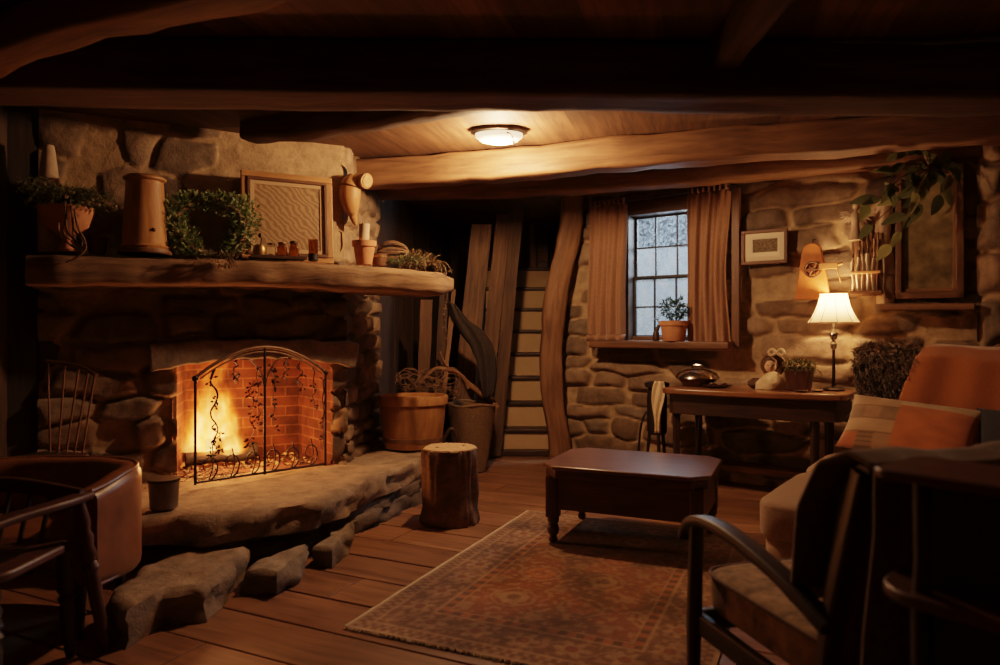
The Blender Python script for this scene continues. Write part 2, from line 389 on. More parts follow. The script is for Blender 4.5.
STONES = [(.20, .135, .085), (.25, .17, .108), (.15, .104, .07), (.29, .195, .125), (.21, .155, .108), (.18, .117, .07)]
MORTAR = (.42, .285, .165)
def stonewall(name, M, w, z0, z1, res=.016, cell=(.36, .16), depth=.06, seed=1, keep=1.0, holes=(), mortar=MORTAR, tone=1.0, parent=None, x0=0.0, lump=.02, wide=.30, wrap=0.0, topfn=None):
    """a wall of rounded field stones bedded in mortar, standing out of the plane y = 0 of M towards -y"""
    rs = random.Random(seed); nx, nz = max(2, int(w/res)), max(2, int((z1-z0)/res))
    seeds = []; z = z0-cell[1]; k = 0
    while z < z1+cell[1]:
        hh = cell[1]*rs.uniform(.75, 1.3); x = x0-cell[0]*rs.uniform(.5, 1.5)
        while x < x0+w+cell[0]:
            ww = cell[0]*rs.choice([.55, .8, 1.0, 1.25, 1.5])
            seeds.append((x+ww/2, z+hh/2+rs.uniform(-.2, .2)*hh, ww, hh, 1 if rs.random() < keep else 0, rs.randrange(6), rs.uniform(.8, 1.15), rs.uniform(.6, 1.15))); x += ww
        z += hh
    S = np.array(seeds)
    X, Z = np.meshgrid(np.linspace(x0, x0+w, nx+1), np.linspace(z0, z1, nz+1)); X = X.ravel(); Z = Z.ravel()
    wx = np.array([noise.noise((a*3.1+seed, 3.3, b*4.2)) for a, b in zip(X, Z)])*.07
    wz = np.array([noise.noise((a*3.4, 9.1+seed, b*5.0)) for a, b in zip(X, Z)])*.045
    lm = np.array([noise.fractal((a*2.2, seed*2.0, b*2.2), 1.0, 2.0, 4) for a, b in zip(X, Z)])
    fn = np.array([noise.fractal((a*16, seed*3.0, b*16), 1.0, 2.0, 3) for a, b in zip(X, Z)])
    H = np.zeros(len(X)); COL = np.zeros((len(X), 3)); pal = np.array(STONES); mor = np.array(mortar)
    for c in range(0, len(X), 4000):
        xs = (X+wx)[c:c+4000, None]; zs = (Z+wz)[c:c+4000, None]
        d = np.sqrt(((xs-S[None, :, 0])/S[None, :, 2])**2+((zs-S[None, :, 1])/S[None, :, 3])**2)
        o = np.argpartition(d, 2, axis=1)[:, :2]; da = np.take_along_axis(d, o, 1); sw = da[:, 0] > da[:, 1]
        i1 = np.where(sw, o[:, 1], o[:, 0]); d1 = np.minimum(da[:, 0], da[:, 1]); d2 = np.maximum(da[:, 0], da[:, 1])
        e = d2-d1; t = np.clip((e-.10)/wide, 0, 1); prof = np.sqrt(1-(1-t)**2)*S[i1, 4]*S[i1, 7]
        H[c:c+4000] = depth*prof
        mk = np.clip((e-.07)/.10, 0, 1)*S[i1, 4]; mk = mk*mk*(3-2*mk)
        pc = pal[S[i1, 5].astype(int)]*S[i1, 6][:, None]
        COL[c:c+4000] = mor[None, :]*(1-mk[:, None])+pc*mk[:, None]
    H = H+lump*lm+.004*fn; COL = COL*(1+.22*lm[:, None])*tone
    edge = np.minimum(np.minimum(X-x0, x0+w-X), .2)
    if wrap: H = H-np.where(edge < wrap, (1-edge/wrap)**2*wrap*.9, 0)
    mb = MB(); hole = None
    if holes or topfn:
        def hole(u, v):
            a, b = x0+u*w, z0+v*(z1-z0)
            return any(h[0] < a < h[1] and h[2] < b < h[3] for h in holes) or bool(topfn and b > topfn(a))
    idx = [0]
    pts = np.stack([X, -H, Z], 1).reshape(nz+1, nx+1, 3); cols = COL.reshape(nz+1, nx+1, 3)
    mb.grid(nx, nz, lambda u, v: M @ V(pts[round(v*nz), round(u*nx)]), w, z1-z0, lambda u, v: tuple(cols[round(v*nz), round(u*nx)]), hole=hole)
    o = mb.build(name, 'stone', parent, angle=180)
    if not parent: struct(o)
    return o

# ------------------------------------------------------------------ room shell
# plan: the boards of the floor run along VD; the window wall and the fireplace wall are not square to one another
VD, UD = V((.9026, -.4305, 0)), V((.4305, .9026, 0))
FW = frame((-2.25, 4.5, 0), math.radians(27.08))     # fireplace wall, x along it, y into it
WW = frame((.68, 6.8, 0), math.radians(-35.88))      # window wall
def floor_boards():
    mb = MB(); rf = random.Random(3); k = -12
    mb.box((0, 3.5, -.055), (16, 16, .02), col=(.1, .1, .1))
    while k < 34:
        u0 = k*.292; a = -7.0+rf.uniform(0, 2)
        while a < 7.5:
            ln = rf.uniform(2.2, 4.2); ctr = VD*(a+ln/2)+UD*(u0+.146)
            if ctr.y > -2.5 and ctr.y < 10:
                t = rf.uniform(.72, 1.12); q = Matrix.Translation((ctr.x, ctr.y, -.016+rf.uniform(-.0025, 0))) @ Matrix.Rotation(math.atan2(VD.y, VD.x), 4, 'Z') @ Matrix.Rotation(rf.uniform(-.003, .003), 4, 'X')
                mb.box((0, 0, 0), (ln-.006, .282, .03), M=q, col=(t, t*rf.uniform(.94, 1), t*rf.uniform(.9, 1)))
                # give every board its own grain
                for us in mb.u[-6:]:
                    for i, (x, y) in enumerate(us): us[i] = (x+k*3.7, y+k*1.9)
            a += ln
        k += 1
    struct(mb.build('floor', 'floor_wood', smooth=False, bevel=.004))
floor_boards()
def ceiling_boards():
    mb = MB(); rf = random.Random(5); mb.box((0, 3.5, 2.66), (16, 16, .02), col=(.15, .15, .15))
    for k in range(-22, 22):
        q = Matrix.Translation((k*.335, 3.5, 2.615)) @ Matrix.Rotation(-.28, 4, 'Z'); t = rf.uniform(.6, 1.1)
        mb.box((0, 0, 0), (.327, 15, .03), M=q, col=(t, t*.97, t*.93))
        for us in mb.u[-6:]:
            for i, (x, y) in enumerate(us): us[i] = (x+k*3.7, y+k*1.9)
    struct(mb.build('ceiling', 'ceiling_wood', smooth=False, bevel=.004))
ceiling_boards()
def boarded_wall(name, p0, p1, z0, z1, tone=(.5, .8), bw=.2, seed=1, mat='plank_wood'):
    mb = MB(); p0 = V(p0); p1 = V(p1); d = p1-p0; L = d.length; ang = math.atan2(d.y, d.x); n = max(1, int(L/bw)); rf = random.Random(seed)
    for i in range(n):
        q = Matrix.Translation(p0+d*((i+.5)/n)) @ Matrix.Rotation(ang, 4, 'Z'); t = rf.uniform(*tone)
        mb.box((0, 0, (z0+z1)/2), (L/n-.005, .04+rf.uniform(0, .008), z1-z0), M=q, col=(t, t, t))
        for us in mb.u[-6:]:
            for k, (x, y) in enumerate(us): us[k] = (x+i*3.7, y+i*1.9)
    mb.box((L/2, .03, (z0+z1)/2), (L, .02, z1-z0), M=Matrix.Translation(p0) @ Matrix.Rotation(ang, 4, 'Z'), col=(.2, .2, .2))
    return struct(mb.build(name, mat, smooth=False, bevel=.003))
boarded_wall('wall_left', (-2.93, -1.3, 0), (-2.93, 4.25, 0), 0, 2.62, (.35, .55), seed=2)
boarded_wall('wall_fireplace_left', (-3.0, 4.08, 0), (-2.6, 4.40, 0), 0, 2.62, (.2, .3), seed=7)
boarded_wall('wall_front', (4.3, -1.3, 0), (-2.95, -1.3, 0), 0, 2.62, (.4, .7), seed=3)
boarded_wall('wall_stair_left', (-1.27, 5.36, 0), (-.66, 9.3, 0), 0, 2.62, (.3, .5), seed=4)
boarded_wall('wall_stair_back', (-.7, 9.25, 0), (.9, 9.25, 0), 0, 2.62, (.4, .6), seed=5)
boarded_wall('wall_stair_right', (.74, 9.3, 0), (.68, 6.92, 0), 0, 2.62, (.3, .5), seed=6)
# window wall: holes for window_1 (x .60-1.30) and window_2
stonewall('wall_back', WW, 4.6, -.09, 2.62, .0155, (.56, .165), .06, 11, .88, [(.62, 1.29, 1.185, 2.36), (2.80, 3.17, 1.5, 2.38)], x0=-.06, lump=.028, wide=.46)
RW0 = WW @ V((4.5, 0, 0))
stonewall('wall_right', frame(RW0, math.radians(-90)), 5.9, -.09, 2.62, .03, (.4, .18), .06, 13, .9)
stonewall('wall_right_pier', WW @ Matrix.Translation((0, -.14, 0)), 1.06, -.09, 2.62, .016, (.24, .30), .11, 17, 1.0, x0=3.27, lump=.03, wide=.5, wrap=.13)

# heavy hewn timbers -- each one its own setting piece
def beam(name, pts, w, h, mat, rough=.02, r=.025, seed=0.0, up=(0, 0, 1), n=8, rs=4.0, sc=None):
    p = smoothpath(pts, n) if len(pts) > 2 else lerpn(pts[0], pts[1], 26)
    mb = MB(); mb.sweep(p, densify(rrect(w, h, r, 2), .05), up=up, rough=rough, rs=rs, seed=seed, sc=sc)
    return struct(mb.build(name, mat, angle=50))
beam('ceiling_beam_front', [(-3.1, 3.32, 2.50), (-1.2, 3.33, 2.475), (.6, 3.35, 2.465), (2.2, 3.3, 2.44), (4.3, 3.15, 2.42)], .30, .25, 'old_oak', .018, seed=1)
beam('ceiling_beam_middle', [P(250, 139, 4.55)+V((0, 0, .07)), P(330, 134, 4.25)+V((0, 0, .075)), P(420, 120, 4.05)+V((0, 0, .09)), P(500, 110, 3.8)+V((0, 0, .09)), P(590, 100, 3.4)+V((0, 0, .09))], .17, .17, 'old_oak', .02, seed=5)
beam('ceiling_beam_back', [(-1.25, 5.50, 2.47), (-.2, 5.22, 2.48), (.8, 4.9, 2.49), (1.75, 4.62, 2.50), (2.9, 4.25, 2.5), (4.3, 3.8, 2.5)], .22, .21, 'pale_oak', .022, seed=9)
beam('ceiling_beam_wall', [(-1.15, 6.28, 2.52), (.2, 6.12, 2.52), (1.2, 5.86, 2.53), (2.1, 5.55, 2.545), (3.6, 4.75, 2.53)], .2, .15, 'pale_oak', .02, seed=12)
beam('ceiling_beam_corner', [(-2.75, 3.35, 2.46), (-1.9, 2.87, 2.49), (-1.1, 2.53, 2.5), (-.3, 2.2, 2.5)], .17, .17, 'pale_oak', .02, seed=15)
beam('ceiling_beam_side', [(1.03, 3.3, 2.53), (1.0, 1.2, 2.53)], .13, .15, 'old_oak', .012, seed=18)
# the crooked newel timber beside the stairs and the straight door post behind it
cp = [P(573, 190, 6.62), P(572, 222, 6.62), P(566, 252, 6.64), P(558, 285, 6.66), P(553, 325, 6.67), P(551, 360, 6.67), P(553, 400, 6.67), P(559, 440, 6.67), P(562, 465.5, 6.68)]
o = beam('crooked_timber_post', cp, .205, .17, 'pale_oak', .02, seed=21, up=(0, -1, 0), rs=3)
tag(o, 'crooked curved timber post standing between stairs and stone wall', 'post'); del o['kind']
o = beam('straight_door_post', [(.415, 8.72, 1.98), (.405, 8.72, 2.6)], .09, .09, 'pale_oak', .006, seed=24, up=(0, -1, 0))
tag(o, 'thin straight pale post at the top of the stairs', 'post'); del o['kind']

# low plank ledge along the foot of the window wall
o = struct(MB().sweep([WW @ V((1.15, -.13, .155)), WW @ V((3.3, -.13, .155))], rrect(.24, .05, .01)).build('baseboard_back', 'pale_oak'))

# ------------------------------------------------------------------ window_1
w1 = thing('window_1', 'small twelve pane sash window with frosted glass in stone wall', 'window', WW @ V((.955, 0, 1.18)), math.radians(-35.88)); w1['kind'] = 'structure'
def wbox(mb, x0, x1, z0, z1, y, t): return mb.box(((x0+x1)/2, y, (z0+z1)/2), (x1-x0, t, z1-z0), M=WW)
mb = MB()
for x0, x1, z0, z1 in ((.58, .655, 1.17, 2.40), (1.255, 1.33, 1.17, 2.40), (.58, 1.33, 2.31, 2.42)): wbox(mb, x0, x1, z0, z1, .02, .2)
wbox(mb, .655, 1.255, 1.17, 1.215, .06, .12)
mb.build('window_frame', 'frame_wood', w1, smooth=False, bevel=.006)
mb = MB(); wbox(mb, 1.60, 1.665, 1.13, 2.44, -.1, .05); mb.build('side_board', 'frame_wood', w1, smooth=False, bevel=.005)
for nm, za, zb, yy in (('upper_sash', 1.735, 2.315, .085), ('lower_sash', 1.20, 1.765, .055)):
    mb = MB(); xa, xb = .65, 1.26; bw = .022
    wbox(mb, xa, xa+bw, za, zb, yy, .03); wbox(mb, xb-bw, xb, za, zb, yy, .03); wbox(mb, xa, xb, za, za+bw*1.2, yy, .03); wbox(mb, xa, xb, zb-bw, zb, yy, .03)
    for k in (1, 2): wbox(mb, xa+(xb-xa)*k/3-.007, xa+(xb-xa)*k/3+.007, za, zb, yy, .024)
    wbox(mb, xa, xb, (za+zb)/2-.007, (za+zb)/2+.007, yy, .024)
    s = mb.build(nm, 'black_paint', w1, smooth=False, bevel=.002)
    mb = MB(); mb.grid(1, 1, lambda u, v: WW @ V((xa+u*(xb-xa), yy+.004, za+v*(zb-za)))); mb.build('pane', 'frost_glass', s, smooth=False)
mb = MB(); mb.sweep([WW @ V((.36, -.10, 1.145)), WW @ V((1.62, -.10, 1.145))], rrect(.36, .065, .012), rough=.004)
mb.build('window_sill', 'frame_wood', w1)

# ------------------------------------------------------------------ window_2, over the ledge in the corner
w2 = thing('window_2', 'narrow dark single pane window above a thin wooden ledge in the corner', 'window', WW @ V((2.985, 0, 1.5)), math.radians(-35.88)); w2['kind'] = 'structure'
mb = MB()
for x0, x1, z0, z1 in ((2.785, 2.825, 1.49, 2.4), (3.15, 3.2, 1.49, 2.4), (2.785, 3.2, 2.35, 2.42), (2.785, 3.2, 1.49, 1.54)): wbox(mb, x0, x1, z0, z1, -.02, .24)
mb.build('window_frame', 'frame_wood', w2, smooth=False, bevel=.006)
mb = MB()
for x0, x1, z0, z1 in ((2.825, 2.842, 1.54, 2.35), (3.133, 3.15, 1.54, 2.35), (2.825, 3.15, 1.54, 1.565), (2.825, 3.15, 2.33, 2.35)): wbox(mb, x0, x1, z0, z1, -.10, .03)
s = mb.build('sash', 'pale_oak', w2, smooth=False, bevel=.003)
m, nt, b = nodes('night_glass'); MATS['night_glass'] = m
tc = N(nt, 'ShaderNodeTexCoord'); n1 = N(nt, 'ShaderNodeTexNoise', Scale=9.0, Detail=6.0); nt.links.new(tc.outputs['Object'], n1.inputs['Vector'])
r_ = ramp(nt, [(.3, (.085, .066, .032)), (.7, (.27, .20, .105))]); nt.links.new(n1.outputs[0], r_.inputs[0]); nt.links.new(r_.outputs[0], b.inputs['Base Color']); b.inputs['Roughness'].default_value = .08; b.inputs['Specular IOR Level'].default_value = .8
MB().grid(1, 1, lambda u, v: WW @ V((2.835+u*.305, -.10, 1.55+v*.79))).build('pane', 'night_glass', s, smooth=False)
mb = MB(); mb.sweep([WW @ V((2.70, -.16, 1.435)), WW @ V((3.26, -.16, 1.425))], rrect(.2, .045, .008), rough=.006, rs=9); mb.build('window_sill', 'pale_oak', w2)
MB().sweep([WW @ V((2.715, -.09, 1.46)), WW @ V((2.725, -.09, 1.7)), WW @ V((2.70, -.09, 1.95)), WW @ V((2.715, -.09, 2.2))], rrect(.09, .10, .02), up=(0, -1, 0), rough=.025, rs=7).build('driftwood_jamb', 'pale_clay', w2)
# ------------------------------------------------------------------ fireplace
fp = thing('fireplace', 'large fieldstone fireplace with arched stone lintel, rough timber mantel and raised hearth', 'fireplace', (-2.25, 4.5, 0), math.radians(27.08))
stonewall('stone_surround', FW, 1.86, -.05, 1.62, .0145, (.34, .155), .085, 23, .95, [(.15, 1.16, .3, 1.08)], parent=fp, x0=-.60, lump=.035, wide=.32, tone=.8)
stonewall('chimney_breast', FW, 1.86, 1.55, 2.62, .015, (.30, .26), .024, 31, .40, parent=fp, x0=-.60, lump=.014, wide=.6, mortar=(.42, .28, .16))
PW = frame(FW @ V((1.205, -.02, 0)), math.radians(85)); PU = frame(FW @ V((1.222, .0, 0)), math.radians(85))
stonewall('stone_pier', PW, .99, -.05, 1.62, .015, (.30, .13), .07, 37, 1.0, parent=fp, tone=.85, lump=.03, x0=0)
stonewall('chimney_side', PU, .96, 1.55, 2.62, .015, (.24, .22), .06, 41, .9, parent=fp, tone=.95, lump=.025, wide=.4, x0=0)
mb = MB(); mb.sweep([FW @ V((x, -.18+.02*math.sin(x*3), 1.612+.012*math.sin(x*2.3))) for x in [-.62+i*.05 for i in range(53)]], densify(rrect(.46, .165, .04, 3), .03), rough=.022, rs=5,
    sc=[(1-.5*sstep(.93, 1, i/52)-.25*(1-sstep(0, .06, i/52)), 1-.45*sstep(.95, 1, i/52)) for i in range(53)])
mb.build('mantel', 'mantel_wood', fp, angle=60)
XZ = Matrix.Rotation(PI/2, 4, 'X')
low = [(.0+1.31*i/24, 1.0+.075*math.sin(PI*min(1, max(0, (i/24-.03)/.94)))**.7+.006*math.sin(i*2.1)) for i in range(25)]
top = [(1.34-1.35*i/16, 1.20-.03*abs(i/8-1)**3+.008*math.sin(i*1.7)) for i in range(17)]
mb = MB(); mb.prism(low+top, -.05, .135, M=FW @ XZ); mb.build('lintel', 'lintel_stone', fp, bevel=.014, angle=30)
mb = MB()
q = [FW @ V(p) for p in ((.13, -.02, 0), (.24, .62, 0), (1.06, .62, 0), (1.18, -.02, 0))]
for a, b_, u0 in ((0, 1, 0), (1, 2, .65), (2, 3, 1.5)):
    L = (q[b_]-q[a]).length
    mb.add([q[a]+V((0, 0, .28)), q[b_]+V((0, 0, .28)), q[b_]+V((0, 0, 1.3)), q[a]+V((0, 0, 1.3))], [(0, 1, 2, 3)], [[(u0, .28), (u0+L, .28), (u0+L, 1.3), (u0, 1.3)]])
mb.add([p+V((0, 0, .305)) for p in q], [(0, 1, 2, 3)], [[(0, 0), (0, .6), (.9, .6), (.9, 0)]])
mb.add([p+V((0, 0, 1.29)) for p in q], [(0, 1, 2, 3)], [[(0, 0), (0, .6), (.9, .6), (.9, 0)]])
mb.build('firebox', 'brick', fp, smooth=False)

def slab(mb, poly, z0, z1, rough=.03, inset=.02, seed=0, col=(.26, .20, .15), layers=5, fine=.05, lip=.0):
    """a split flat stone: wavy outline, ragged sides, nearly level top"""
    poly = [V((p[0], p[1])) for p in poly]; out = densify([tuple(p) for p in poly], fine); n = len(out); c = V((sum(p[0] for p in out)/n, sum(p[1] for p in out)/n))
    vs = []; cs = []
    for k in range(layers+1):
        t = k/layers; z = z0+(z1-z0)*t
        for i, p in enumerate(out):
            d = (V(p)-c); L = max(d.length, .01); d = d/L
            w = rough*fbm((p[0]+seed, p[1], z*2.2), 5, 3)+rough*.5*fbm((p[0], p[1]+seed, z), 17, 2)
            w += -inset*(sstep(.8, 1, t)**2)-lip*(1-t)
            vs.append(V((p[0]+d[0]*w, p[1]+d[1]*w, z+(.012*fbm((p[0], p[1], seed), 4, 2) if k == layers else 0)))); s_ = .8+.4*fbm((p[0], p[1], z), 6, 2)
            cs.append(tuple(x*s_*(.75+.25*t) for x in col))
    # rings inward on the top, kept level
    m = 6
    for k in range(1, m):
        for i in range(n):
            o = vs[layers*n+i]; q = V((c[0], c[1], z1)).lerp(o, 1-k/m); vs.append(V((q.x, q.y, z1+.008*fbm((q.x, q.y, seed), 5, 3)+(o.z-z1)*(1-k/m)))); s_ = 1+.3*fbm((q.x, q.y, 3), 3, 3); cs.append(tuple(x*s_ for x in col))
    R_ = layers+m; fs = []
    for k in range(R_-1+0):
        for i in range(n): fs.append((k*n+i, k*n+(i+1) % n, (k+1)*n+(i+1) % n, (k+1)*n+i))
    vs.append(V((c[0], c[1], z1))); cs.append(col); e = len(vs)-1
    for i in range(n): fs.append(((R_-1)*n+i, (R_-1)*n+(i+1) % n, e))
    mb.add(vs, fs, [[(vs[i].x, vs[i].y) for i in f] for f in fs], cs)
    return mb
hp = [G(145, 519, .3), G(200, 521, .3), G(252, 513, .3), G(320, 504, .3), G(372, 479, .3), G(421, 461, .3), V((-.60, 5.55, 0)), V((-.62, 5.98, 0)), V((-1.0, 5.98, 0)), V((-1.17, 5.12, 0)), FW @ V((.6, .1, 0)), FW @ V((-.5, .1, 0)), V((-2.88, 3.7, 0)), V((-2.4, 3.56, 0))]
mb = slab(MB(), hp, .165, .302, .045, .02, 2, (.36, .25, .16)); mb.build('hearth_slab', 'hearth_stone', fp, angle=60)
c_ = V((-1.6, 4.5, 0)); hb = []
for i, p in enumerate(hp): p = V((p.x, p.y, 0)); hb.append(p+(c_-p).normalized()*(.10 if i < 4 else (-.02 if i < 7 else .03)))
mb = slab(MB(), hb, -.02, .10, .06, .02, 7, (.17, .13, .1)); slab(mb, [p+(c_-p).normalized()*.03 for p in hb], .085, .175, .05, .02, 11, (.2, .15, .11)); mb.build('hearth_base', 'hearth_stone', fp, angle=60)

def step_stone(label, pts, z, col, seed):
    mb = slab(MB(), pts, 0, z, .035, .025, seed, col, fine=.03)
    o = mb.build('step_stone', 'hearth_stone', angle=60); tag(o, label, 'stone', 'loose stones along the foot of the hearth'); return o
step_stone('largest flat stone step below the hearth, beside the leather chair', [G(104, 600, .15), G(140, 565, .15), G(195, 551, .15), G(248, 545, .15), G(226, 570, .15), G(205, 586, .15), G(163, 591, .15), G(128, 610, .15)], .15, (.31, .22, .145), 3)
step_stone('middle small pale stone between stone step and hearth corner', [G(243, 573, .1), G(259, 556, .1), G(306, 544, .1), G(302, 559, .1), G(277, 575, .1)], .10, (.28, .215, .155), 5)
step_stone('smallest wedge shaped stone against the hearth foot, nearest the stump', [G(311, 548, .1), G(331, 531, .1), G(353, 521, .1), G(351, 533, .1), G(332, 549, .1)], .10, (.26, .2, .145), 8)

# ------------------------------------------------------------------ fire
def flame_material(name, H, R0, seed, k):
    m = bpy.data.materials.new(name); m.use_nodes = True; nt = m.node_tree; L = nt.links.new
    for n in list(nt.nodes):
        if n.type != 'OUTPUT_MATERIAL': nt.nodes.remove(n)
    out = [n for n in nt.nodes if n.type == 'OUTPUT_MATERIAL'][0]
    tc = N(nt, 'ShaderNodeTexCoord'); sp = N(nt, 'ShaderNodeSeparateXYZ')
    mp = N(nt, 'ShaderNodeMapping'); mp.inputs['Scale'].default_value = (7, 7, 3.6); mp.inputs['Location'].default_value = (seed, seed*.7, seed*1.3); L(tc.outputs['Object'], mp.inputs['Vector'])
    nz = N(nt, 'ShaderNodeTexNoise', Scale=1.0, Detail=3.0, Roughness=.55); L(mp.outputs[0], nz.inputs['Vector'])
    sub = N(nt, 'ShaderNodeVectorMath', operation='SUBTRACT'); sub.inputs[1].default_value = (.5, .5, .5); L(nz.outputs['Color'], sub.inputs[0])
    scl = N(nt, 'ShaderNodeVectorMath', operation='SCALE'); scl.inputs['Scale'].default_value = R0*2.5; L(sub.outputs[0], scl.inputs[0])
    add = N(nt, 'ShaderNodeVectorMath', operation='ADD'); L(tc.outputs['Object'], add.inputs[0]); L(scl.outputs[0], add.inputs[1])
    L(add.outputs[0], sp.inputs[0])
    def mth(op, a, b=None, c=None, clamp=False):
        n = N(nt, 'ShaderNodeMath', operation=op); n.use_clamp = clamp
        for i, x in enumerate((a, b, c)):
            if x is None: continue
            if hasattr(x, 'links'): L(x, n.inputs[i])
            else: n.inputs[i].default_value = x
        return n.outputs[0]
    x, y, z = sp.outputs
    r = mth('SQRT', mth('ADD', mth('MULTIPLY', x, x), mth('MULTIPLY', y, y)))
    h = mth('DIVIDE', z, H, clamp=True)
    rad = mth('MULTIPLY', mth('POWER', mth('SUBTRACT', 1.0, h), .75), R0)
    rad = mth('ADD', rad, .012)
    d = mth('SUBTRACT', 1.0, mth('DIVIDE', r, rad), clamp=True)
    d = mth('MULTIPLY', d, mth('SUBTRACT', 1.0, mth('POWER', h, 2.0)), clamp=True)
    st = mth('MULTIPLY', mth('POWER', d, 1.7), k)
    cr = ramp(nt, [(0.0, (1, .085, .003)), (.35, (1, .15, .010)), (.62, (1, .30, .04)), (.9, (1, .52, .16))]); L(d, cr.inputs[0])
    em = N(nt, 'ShaderNodeEmission'); L(cr.outputs[0], em.inputs['Color']); L(st, em.inputs['Strength'])
    L(em.outputs[0], out.inputs['Volume']); MATS[name] = m
fo = FW @ V((.40, .30, 0)); fo.z = .41
fire = thing('fire', 'bright orange log fire burning in the brick firebox behind the screen', 'fire', fo)
for i, (dx, dy, H, R0, k) in enumerate(((.0, .02, .74, .25, 46), (.15, -.04, .44, .13, 34), (-.14, .04, .42, .13, 26))):
    flame_material(f'flame_{i}', H, R0, 3.1+i*2.3, k)
    mb = MB(); prof = [(.02, -.02)]+[(R0*1.45*math.sin(PI*min(1, .16+.84*t))**.6*(1-.35*t), H*1.08*t) for t in [j/10 for j in range(10)]]+[(.004, H*1.09)]
    mb.lathe(prof, 18)
    o = mb.build('flame', f'flame_{i}', fire, world=False); o.location = (dx, dy, 0)
def log(name, label, p0, p1, r, seed, mat='charcoal', group=None):
    p = lerpn(p0, p1, 10); mb = MB(); mb.tube(p, r, 14, rough=r*.35, rs=14, seed=seed)
    o = mb.build(name, mat); return tag(o, label, 'log', group)
F = lambda x, y, z: FW @ V((x, y, z))
log('fire_log', 'charred log lying lowest in the fire', F(.22, .24, .375), F(.68, .30, .375), .045, 1)
log('fire_log', 'charred log lying behind and across in the fire', F(.25, .46, .385), F(.72, .42, .38), .05, 2)
log('fire_log', 'short charred log lying on top in the flames', F(.36, .33, .455), F(.60, .38, .47), .038, 3)
mb = MB(); rf = random.Random(9)
for i in range(150):
    x = rf.uniform(.2, 1.06); y = rf.uniform(.06, .5); s_ = rf.uniform(.008, .02)
    mb.blob(F(x, y, .308+s_*.7), (s_, s_*rf.uniform(.6, 1), s_*.6), 7, 5, rough=.3, rs=30)
o = mb.build('ember_bed', 'charcoal'); tag(o, 'bed of embers, ash and burnt bits spread over the firebox floor', 'embers', kind='stuff')
m, nt, b = nodes('ember'); b.inputs['Base Color'].default_value = (.03, .012, .008, 1)
tc = N(nt, 'ShaderNodeTexCoord'); n1 = N(nt, 'ShaderNodeTexNoise', Scale=16.0, Detail=3.0); nt.links.new(tc.outputs['Object'], n1.inputs['Vector'])
r_ = ramp(nt, [(.5, (0, 0, 0)), (.62, (1, .22, .03))]); nt.links.new(n1.outputs[0], r_.inputs[0]); nt.links.new(r_.outputs[0], b.inputs['Emission Color']); b.inputs['Emission Strength'].default_value = 1.2
MATS['ember'] = m; o.data.materials[0] = m
mb = MB()
for i in range(70):
    x = rf.uniform(-.02, .5); y = rf.uniform(-.22, .02) if x > .12 else rf.uniform(-.3, -.14); a = rf.uniform(0, PI); l = rf.uniform(.06, .16); p = F(x, y, .31+rf.uniform(.0, .035))
    d = V((math.cos(a), math.sin(a), rf.uniform(-.15, .3)))*l/2; mb.tube([p-d, p+V((0, 0, .012)), p+d], [.0035, .003, .002], 5)
o = mb.build('kindling', 'twig'); tag(o, 'scatter of dry twigs and bark at the left foot of the fire screen', 'twigs', kind='stuff')

# ------------------------------------------------------------------ fire screen
A_, B_ = V((-1.85, 4.25, .325)), V((-1.215, 4.87, .325))
sc_ = thing('fire_screen', 'arched wrought iron fire screen with hanging iron vines and scrolls', 'fire screen', A_.lerp(B_, .5))
nrm = V((B_.y-A_.y, -(B_.x-A_.x), 0)).normalized()
def S(s, z, o=0): return A_.lerp(B_, s)+V((0, 0, z))+nrm*o
arch = [S(i/30, .645+.185*math.sin(PI*i/30)**.85) for i in range(31)]
mb = MB(); mb.tube(arch, .011, 8); mb.tube([p-V((0, 0, .03)) for p in arch[1:-1]], .005, 6); mb.build('arch', 'rust_iron', sc_)
for s in (0.0, .5, 1.0):
    mb = MB(); zt = .645+.185*math.sin(PI*s)**.85 if s == .5 else .645
    mb.tube([S(s, .0), S(s, zt)], .009, 8)
    if s != .5: mb.blob(S(s, zt), (.02, .02, .02), 10, 8)
    mb.build('post', 'iron', sc_)
mb = MB(); mb.tube([S(0, .012), S(1, .012)], .008, 8); mb.build('bottom_rail', 'iron', sc_)
for sg in (-1, 1):
    mb = MB(); mb.tube(smoothpath([S(.5, .52), S(.5+sg*.02, .64), S(.5+sg*.10, .745), S(.5+sg*.18, .755)], 6), .006, 6); mb.build('brace', 'rust_iron', sc_)
rf = random.Random(4)
def vine(s0, z0, z1, leafy, sway=.02, thick=.005):
    mb = MB(); n = 12; pts = []; s = s0
    for i in range(n+1):
        s = s0+sway*math.sin(i*1.3+s0*20)+rf.uniform(-.008, .008); pts.append(S(s, z0+(z1-z0)*i/n, rf.uniform(-.006, .006)))
    pp = smoothpath(pts, 4); mb.tube(pp, [thick*(1-.6*i/len(pp)) for i in range(len(pp))], 6)
    for i in range(leafy):
        p = pp[rf.randrange(len(pp))]; d = V((rf.uniform(-1, 1), rf.uniform(-.6, .6), rf.uniform(-1, .6)))
        mb.tube([p, p+d*.012], .0018, 4); mb.leaf(p+d*.01, d, nrm, rf.uniform(.02, .035), .016, (1, 1, 1))
    return mb.build('vine', 'iron', sc_)
vine(.13, .70, .18, 18, .02, .008); vine(.14, .36, .14, 26, .03, .004); vine(.28, .74, .60, 10); vine(.40, .62, .2, 34, .012, .003); vine(.45, .7, .3, 20, .008, .003)
vine(.57, .70, .25, 34, .010, .003); vine(.66, .76, .58, 10); vine(.78, .72, .50, 10); vine(.90, .68, .4, 9, .01); vine(.98, .6, .1, 10, .006)
